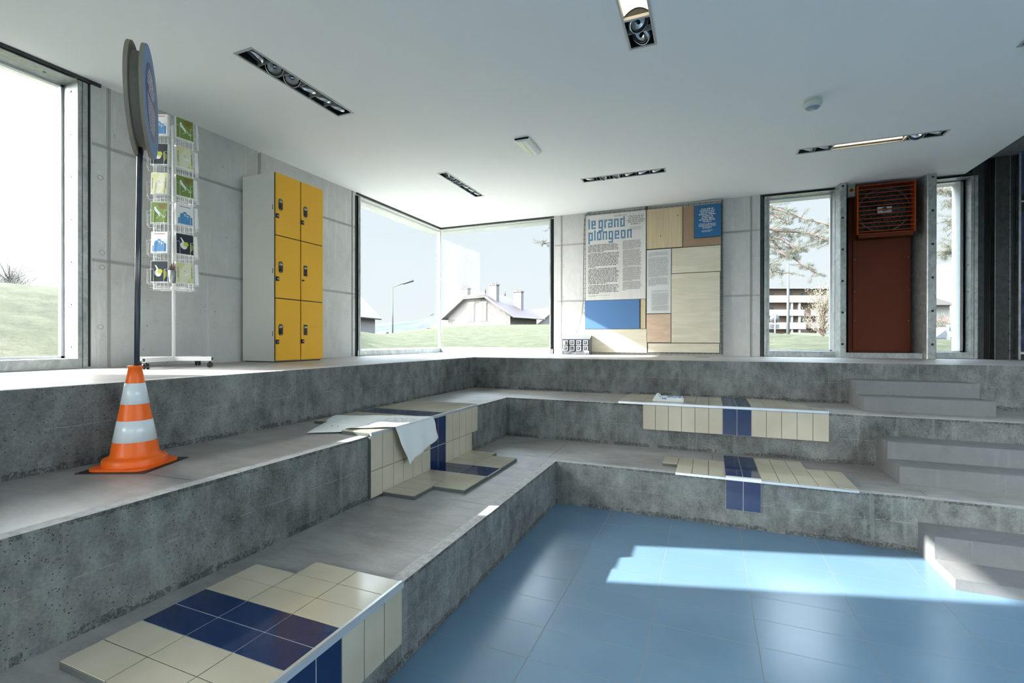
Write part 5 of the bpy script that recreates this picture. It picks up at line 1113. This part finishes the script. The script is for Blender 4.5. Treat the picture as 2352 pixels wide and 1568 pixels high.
# --- street lamps
M_MAST = mat('mast_grey', (0.07, 0.08, 0.09), 0.7)
def lamp(label, lat, dep, z0, zt, arm, r=0.06):
    v = VW(lat, dep); a = VW(1, 0); t = thing('street_lamp', label, 'street lamp', (v.x, v.y, z0)); h = zt-z0
    b = MB(); b.tube([(0, 0, 0), (0, 0, h*.5), (0, 0, h)], [r*1.3, r, r*.7], M_MAST, 8); b.build('mast', t)
    if arm: b = MB(); e_ = a*arm[0]; b.tube([(0, 0, h), (e_.x, e_.y, h+arm[1])], r*.5, M_MAST, 6); b.build('arm', t); b = MB(); f_ = a*(arm[0]+.9); b.tube([(e_.x, e_.y, h+arm[1]), (f_.x, f_.y, h+arm[1]+.25)], r*1.6, M_MAST, 6); b.build('lamp_head', t)
    return t
lamp('tall street lamp with a slanted arm seen through the corner window', -10.0, 40, 0.0, 6.2, (0.85, 0.32))
lamp('small distant street lamp just left of the corner mullion', -17.8, 108, -4, 7.2, (-.8, .3)); lamp('small distant street lamp low over the grass crest left of the mullion', -22.5, 120, -6, 2.9, (-1.6, .7))
lamp('plain tall pole seen through the window beside the steel column', 17.35, 30, 0.5, 6.6, None, 0.085)
# --- road sign seen from behind
v = VW(13.5, 24.5); t = thing('road_sign', 'round road sign seen from behind, low in the window right of the boards', 'road sign', (v.x, v.y, 1.2)); b = MB(); b.tube([(0, 0, 0), (0, 0, 1.95)], .03, M_FRW, 8); b.build('post', t)
q = VW(0, 1); R = Matrix.Translation((0, 0, 1.70)) @ Vector((q.x, q.y, 0)).to_track_quat('Z', 'Y').to_matrix().to_4x4(); M_SGB = mat('sign_back', (0.25, 0.27, 0.29), .5, .3); b = MB(); b.lathe([(0, 0.04), (.23, 0.04), (.23, .055), (0, .055)], M_SGB, 28, R); b.lathe([(.215, .035), (.235, .035), (.235, .06), (.215, .06)], M_FRW, 28, R); b.build('round_plate', t)
b = MB(); b.box(-.24, .24, .04, .055, 1.18, 1.40, M_SGB, Matrix.Rotation(-YAW, 4, 'Z')); b.build('lower_plate', t)
# --- apartment block
M_PEACH = mat('peach_render', (0.36, 0.27, 0.22), .85); M_BAL = mat('balcony_white', (0.46, 0.45, 0.44), .8)
v = VW(66, 115); t = thing('apartment_block', 'peach apartment block with white balconies seen through the window right of the boards', 'building', (v.x, v.y, 0)); t.rotation_euler = (0, 0, -0.0+math.atan2(VW(1, 0).y, VW(1, 0).x))
PX = 0.105; zz = lambda vv: 1.766+(781-vv)*PX; xx = lambda uu: (uu-1176)*PX-66
b = MB(); b.box(xx(1700), xx(1897), 0, 14, 0.5, zz(664), M_PEACH); b.build('walls', t)
b = MB(); b.box(xx(1700), xx(1914), -2.2, 15, zz(664), zz(661), M_FRW); b.prism([(-2.2, zz(661)), (15, zz(661)), (6, zz(656))], xx(1700), xx(1912), M_ROOF, 'x'); b.build('roof', t)
for v0, v1, ue in ((679, 695, 1897), (711, 725, 1835), (740, 755, 1839), (768, 776, 1839)):
    b = MB(); b.box(xx(1702), xx(ue), -2.0, -1.8, zz(v1), zz(v0), M_BAL); b.box(xx(1702), xx(ue), -1.8, 0, zz(v1), zz(v1)+.2, M_BAL); b.box(xx(ue)-.2, xx(ue), -1.8, 0, zz(v1), zz(v0), M_BAL); b.build('balcony', t)
for v0, v1 in ((711, 725), (740, 753), (769, 777)): b = MB(); b.box(xx(1851), xx(1912), -2.0, -1.8, zz(v1), zz(v0), M_BAL); b.box(xx(1851), xx(1912), -1.8, 0, zz(v1), zz(v1)+.2, M_BAL); b.build('balcony', t)
for u_ in (1826, 1809, 1868): b = MB(); b.box(xx(u_)-.2, xx(u_)+.2, -1.8, -1.4, 1, zz(695), M_BAL); b.build('pillar', t)
for (u0, u1, v0, v1) in ((1767, 1776, 671, 680), (1812, 1819, 671, 679), (1838, 1845, 671, 680), (1767, 1776, 703, 711), (1838, 1845, 701, 711), (1839, 1845, 730, 739), (1871, 1877, 760, 768), (1767, 1775, 759, 768), (1815, 1821, 702, 711), (1815, 1823, 729, 740), (1871, 1880, 670, 678), (1871, 1880, 700, 709)):
    b = MB(); b.box(xx(u0)-.12, xx(u1)+.12, -.06, .02, zz(v1)-.1, zz(v0)+.1, M_FRW); wn = b.build('window', t); b = MB(); b.box(xx(u0), xx(u1), -.1, -.05, zz(v1), zz(v0), M_WIN); b.build('pane', wn)
# --- buildings seen through the last narrow window
def block(name, label, u0, u1, v0, v1, dep, m, dth=8, cat='building', roof=None):
    s_ = dep/1096; a = VW((u0-1176)*s_, dep); w_ = (u1-u0)*s_; z0 = 1.766+(781-v1)*s_; z1 = 1.766+(781-v0)*s_; Rz = math.atan2(VW(1, 0).y, VW(1, 0).x)
    b = MB(); b.box(0, w_, 0, dth, min(z0, 0.5), z1, m); 
    if roof: b.prism([(-.5, z1), (w_+.5, z1), (roof*w_, z1+w_*.28)], -1, dth, M_REND, 'y')
    o = b.build(name); o.location = (a.x, a.y, 0); o.rotation_euler = (0, 0, Rz); tag(o, label, cat); return o
block('concrete_tower', 'tall white round-cornered tower at the right of the narrowest window', 2188, 2240, 600, 790, 90, M_FRW, 6)
block('office_building', 'pale grey flat-roofed building seen through the narrowest window', 2158, 2187, 661, 790, 100, M_REND)
block('neighbour_house', 'pale house with a sloping roof low in the narrowest window', 2120, 2181, 700, 790, 70, M_FRW, 8, 'house', roof=.2)
block('low_wall', 'low pink-brown wall behind the parked car in the narrowest window', 2140, 2188, 725, 735, 40, mat('pink_wall', (.42, .30, .26), .8), .3, 'wall')
# --- trees
M_BARK = mat('pine_bark', (0.20, 0.135, 0.105), 0.9); M_NEED = mat('pine_needles', (0.10, 0.14, 0.105), 0.7); M_NEED2 = mat('pine_needles_pale', (0.24, 0.26, 0.14), 0.7)  # second needle colour is paler, mixed in at random
def branchpts(p0, p1, sag, n=10, rnd=random, wob=0.12):
    P = []
    for i in range(n+1):
        f = i/n; p = p0.lerp(p1, f); p.z += sag*math.sin(PI*f); s_ = wob*(1 if 0 < i < n else 0); P.append(p+Vector((rnd.uniform(-s_, s_), rnd.uniform(-s_, s_), rnd.uniform(-s_, s_))))
    return P
def needles(mb, c, r, rnd, n=26, ln=0.10, m1=None, m2=None, w_=0.0026, flat=.75):
    m1 = m1 or M_NEED; m2 = m2 or M_NEED2
    for _ in range(n):
        d = Vector((rnd.gauss(0, 1), rnd.gauss(0, 1), rnd.gauss(0, .8)+.5)).normalized(); s_ = d.cross(Vector((rnd.random(), rnd.random(), rnd.random()))).normalized()*w_; p = c+Vector((rnd.uniform(-r, r), rnd.uniform(-r, r), rnd.uniform(-r*flat, r*flat)))
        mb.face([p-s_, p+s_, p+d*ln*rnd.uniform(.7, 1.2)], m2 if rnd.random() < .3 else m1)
def pine(label, base, z0, ht, limbs, seed):
    """limbs: list of (start height, end point world, sag, n twigs, spread)"""
    rnd = random.Random(seed); t = thing('pine_tree', label, 'tree', (base[0], base[1], z0)); O = Vector((base[0], base[1], z0))
    b = MB(); b.tube([(0, 0, 0), (.12, .05, ht*.3), (-.05, .1, ht*.7), (.1, 0, ht)], [.28, .24, .17, .05], M_BARK, 12); b.build('trunk', t)
    br = MB(); nd = MB()
    for h0, end, sag, nt_, spread in limbs:
        P = branchpts(Vector((0, 0, h0)), Vector(end)-O, sag, 12, rnd, .10); n_ = len(P)
        br.tube(P, [.075-.06*i/(n_-1) for i in range(n_)], M_BARK, 6)
        for _ in range(nt_):
            f = rnd.uniform(.45, 1.0)**.8; i = min(int(f*(n_-1)), n_-2); p = P[i].lerp(P[i+1], f*(n_-1)-i)
            q = p+Vector((rnd.gauss(0, spread), rnd.gauss(0, spread), rnd.gauss(-.05, spread*.55))); mid = p.lerp(q, .5)+Vector((0, 0, .06))
            br.tube([p, mid, q], [.012, .008, .004], M_BARK, 4, caps=False)
            for f2 in (.45, .7, .88, 1.0): needles(nd, p.lerp(q, f2)+Vector((0, 0, .02)), .045, rnd, 22)
    br.build('branches', t, normals=False); o = nd.build('needles', t, normals=False); o['kind'] = 'stuff'; return t
pine('long-needled pine whose branches hang across the tall window right of the boards', (-0.6, 17.2), 1.7, 8.5,
     [(3.6, (2.5, 16.2, 4.35), .45, 58, .27), (3.6, (3.35, 16.0, 4.55), .3, 60, .28), (4.6, (2.2, 16.0, 5.15), .3, 44, .25), (2.9, (2.1, 16.1, 3.75), .3, 46, .24), (3.2, (2.95, 16.0, 3.65), .5, 44, .20), (5.2, (1.95, 16.0, 6.1), .2, 20, .22),
      (5.0, (3.3, 16.0, 4.95), .2, 30, .20), (3.9, (-5.25, 16.1, 5.75), .5, 55, .26), (3.4, (-5.5, 16.0, 5.15), .5, 34, .20), (4.2, (-6.5, 16.0, 6.0), .35, 30, .20)], 4)
pine('pine seen through the narrowest window, its reddish limb curving up', (7.6, 17.0), 1.5, 8.0,
     [(3.8, (5.55, 16.0, 5.9), -.2, 46, .28), (3.2, (5.9, 16.0, 4.9), .2, 52, .28), (2.8, (5.7, 16.0, 4.15), .1, 46, .22), (3.8, (6.1, 16.0, 5.5), .1, 40, .25), (3.0, (6.1, 16.0, 4.2), .1, 24, .2)], 8)
def leafy(label, lat, dep, z0, ht, wd, seed, m1, m2, nb=60, name='small_tree', cat='tree', leaf=.07, dens=16):
    rnd = random.Random(seed); v = VW(lat, dep); t = thing(name, label, cat, (v.x, v.y, z0)); b = MB(); b.tube([(0, 0, 0), (.03, 0, ht*.45), (0, .02, ht*.8)], [wd*.025, wd*.018, wd*.006], M_BARK, 8); b.build('trunk', t); br = MB(); lf = MB()
    for _ in range(nb):
        h0 = rnd.uniform(.25, .75)*ht; a = rnd.uniform(0, 2*PI); r = rnd.uniform(.3, 1)*wd/2*(1-abs(h0/ht-.45)); e_ = Vector((r*math.cos(a), r*math.sin(a), min(ht, h0+rnd.uniform(.1, .35)*ht))); s0 = Vector((0, 0, h0*.8)); m_ = s0.lerp(e_, .5)+Vector((0, 0, -.03*ht)); br.tube([s0, m_, e_], [wd*.006, wd*.004, wd*.0015], M_BARK, 4, caps=False)
        for f in (.5, .7, .85, 1): needles(lf, m_.lerp(e_, f*2-1) if f > .5 else m_, wd*.05, rnd, dens, leaf, m1, m2, leaf*.25, 1)
    br.build('branches', t, normals=False); o = lf.build('leaves', t, normals=False); o['kind'] = 'stuff'; return t
M_BL1 = mat('blossom', (0.55, 0.52, 0.42), .8); M_BL2 = mat('spring_leaf', (0.34, 0.38, 0.14), .8)
leafy('slender young tree in pale blossom in front of the apartment block', 29.0, 44.5, 0.9, 6.1, 4.2, 2, M_BL1, M_BL2, 110, leaf=.10, dens=9)
M_DL = mat('hedge_leaf', (0.13, 0.16, 0.12), .8); M_DL2 = mat('hedge_leaf_light', (0.25, 0.27, 0.2), .8)
leafy('low dark bush beside the parked car in the narrowest window', 34.6, 39, .5, 3.4, 2.6, 5, M_DL, M_DL2, 60, 'bush', 'bush', .08)
for i, (lat, dep, h_, w_, sd_, lb) in enumerate(((-17.0, 16.2, 1.9, 1.6, 31, 'bare dark shrub at the left frame edge, tallest on the grass bank'), (-15.2, 14.3, 1.0, 1.5, 32, 'wide low bare shrub on the grass bank, middle of the left window'), (-13.9, 15.9, .75, 1.1, 33, 'smallest bare shrub on the grass bank, nearest the steel frame'))):
    leafy(lb, lat, dep, ground_z(*VW(lat, dep)[:2])-.1, h_, w_, sd_, M_DL, M_DL2, 130, 'shrub', 'shrub', .035, 9)
# --- person and car outside the narrowest window
v = VW(19.0, 20.6); gz_ = 1.0; t = thing('person', 'person in a dark cap and dark blue shirt standing outside the narrowest window', 'person', (v.x, v.y, gz_), math.atan2(VW(1, 0).y, VW(1, 0).x))
M_SKIN = mat('skin', (0.46, 0.27, 0.20), .6); M_SHIRT = mat('navy_shirt', (0.05, 0.08, 0.15), .8); M_PANT = mat('dark_trousers', (0.06, 0.08, 0.10), .8)
def skin(name, parent, verts, edges, radii, m, sub=1):
    me = bpy.data.meshes.new(name); me.from_pydata(verts, edges, []); o = bpy.data.objects.new(name, me); COL.objects.link(o); o.parent = parent; me.materials.append(m)
    sk_ = o.modifiers.new('skin', 'SKIN'); sk_.use_smooth_shade = True
    for i, r in enumerate(radii): me.skin_vertices[0].data[i].radius = (r, r) if not isinstance(r, tuple) else r
    me.skin_vertices[0].data[0].use_root = True; s_ = o.modifiers.new('sub', 'SUBSURF'); s_.levels = s_.render_levels = sub; return o
BV = [(0, 0, .93), (0, 0, 1.12), (0, 0, 1.34), (0, 0, 1.45), (0, .0, 1.53), (0, -.01, 1.62), (0, -.01, 1.70), (-.18, 0, 1.40), (-.27, -.08, 1.16), (-.30, -.30, 1.12), (-.31, -.38, 1.12), (.18, 0, 1.40), (.25, -.06, 1.15), (.34, -.26, 1.16), (.37, -.34, 1.18),
      (-.09, 0, .86), (-.10, -.01, .48), (-.11, .0, .09), (-.11, -.12, .04), (.09, 0, .86), (.10, -.01, .48), (.11, 0, .09), (.12, -.12, .04)]
BE = [(0, 1), (1, 2), (2, 3), (3, 4), (4, 5), (5, 6), (2, 7), (7, 8), (8, 9), (9, 10), (2, 11), (11, 12), (12, 13), (13, 14), (0, 15), (15, 16), (16, 17), (17, 18), (0, 19), (19, 20), (20, 21), (21, 22)]
BR = [(.15, .11), (.14, .10), (.17, .11), (.08, .07), .052, (.078, .09), (.07, .085), .058, .042, .032, .036, .058, .042, .032, .036, .085, .058, .042, .038, .085, .058, .042, .038]
skin('body', t, BV, BE, BR, M_SKIN, 2)
skin('shirt', t, [BV[i] for i in (0, 1, 2, 3, 7, 8, 11, 12)], [(0, 1), (1, 2), (2, 3), (2, 4), (4, 5), (2, 6), (6, 7)], [(.165, .125), (.16, .12), (.185, .125), (.085, .075), .070, .056, .070, .056], M_SHIRT, 2)
skin('trousers', t, [BV[i] for i in (0, 15, 16, 17, 19, 20, 21)], [(0, 1), (1, 2), (2, 3), (0, 4), (4, 5), (5, 6)], [(.158, .12), .098, .07, .055, .098, .07, .055], M_PANT, 2)
b = MB(); b.lathe([(.098, 1.675), (.100, 1.72), (.08, 1.77), (0, 1.785)], M_SHIRT, 20, Matrix.Translation((0, -.01, 0))); b.prism([(-.075, -.09), (.075, -.09), (.055, -.18), (-.055, -.18)], 1.68, 1.69, M_SHIRT, 'z'); b.build('cap', t)
v = VW(20.6, 23.0); t = thing('parked_car', 'silver grey parked car behind the person in the narrowest window', 'car', (v.x, v.y, 0.95), math.atan2(VW(1, 0).y, VW(1, 0).x)+.1)
M_CAR = mat('car_silver', (0.22, 0.24, 0.27), .3, .5); M_CGL = mat('car_glass', (0.04, 0.05, 0.06), .1)
b = MB(); b.prism([(-2.1, .28), (-2.15, .62), (-1.95, .82), (-1.05, .95), (1.75, .98), (2.1, .80), (2.12, .30)], -.85, .85, M_CAR, 'y'); b.build('car_body', t, bevel=.04)
b = MB(); b.prism([(-1.05, .95), (-.35, 1.42), (1.0, 1.45), (1.7, .98)], -.74, .74, M_CGL, 'y'); b.box(-.33, 1.0, -.72, .72, 1.42, 1.47, M_CAR); b.build('cabin', t, bevel=.03)
for x_ in (-1.35, 1.35):
    for y_ in (-.86, .86): b = MB(); b.lathe([(0, -.1), (.2, -.1), (.32, -.09), (.32, .09), (.2, .1), (0, .1)], M_BLACK, 24, Matrix.Translation((x_, y_, .32)) @ Matrix.Rotation(PI/2, 4, 'X')); b.build('wheel', t)

# outdoor surfaces are toned so that the view keeps its detail at the room's exposure
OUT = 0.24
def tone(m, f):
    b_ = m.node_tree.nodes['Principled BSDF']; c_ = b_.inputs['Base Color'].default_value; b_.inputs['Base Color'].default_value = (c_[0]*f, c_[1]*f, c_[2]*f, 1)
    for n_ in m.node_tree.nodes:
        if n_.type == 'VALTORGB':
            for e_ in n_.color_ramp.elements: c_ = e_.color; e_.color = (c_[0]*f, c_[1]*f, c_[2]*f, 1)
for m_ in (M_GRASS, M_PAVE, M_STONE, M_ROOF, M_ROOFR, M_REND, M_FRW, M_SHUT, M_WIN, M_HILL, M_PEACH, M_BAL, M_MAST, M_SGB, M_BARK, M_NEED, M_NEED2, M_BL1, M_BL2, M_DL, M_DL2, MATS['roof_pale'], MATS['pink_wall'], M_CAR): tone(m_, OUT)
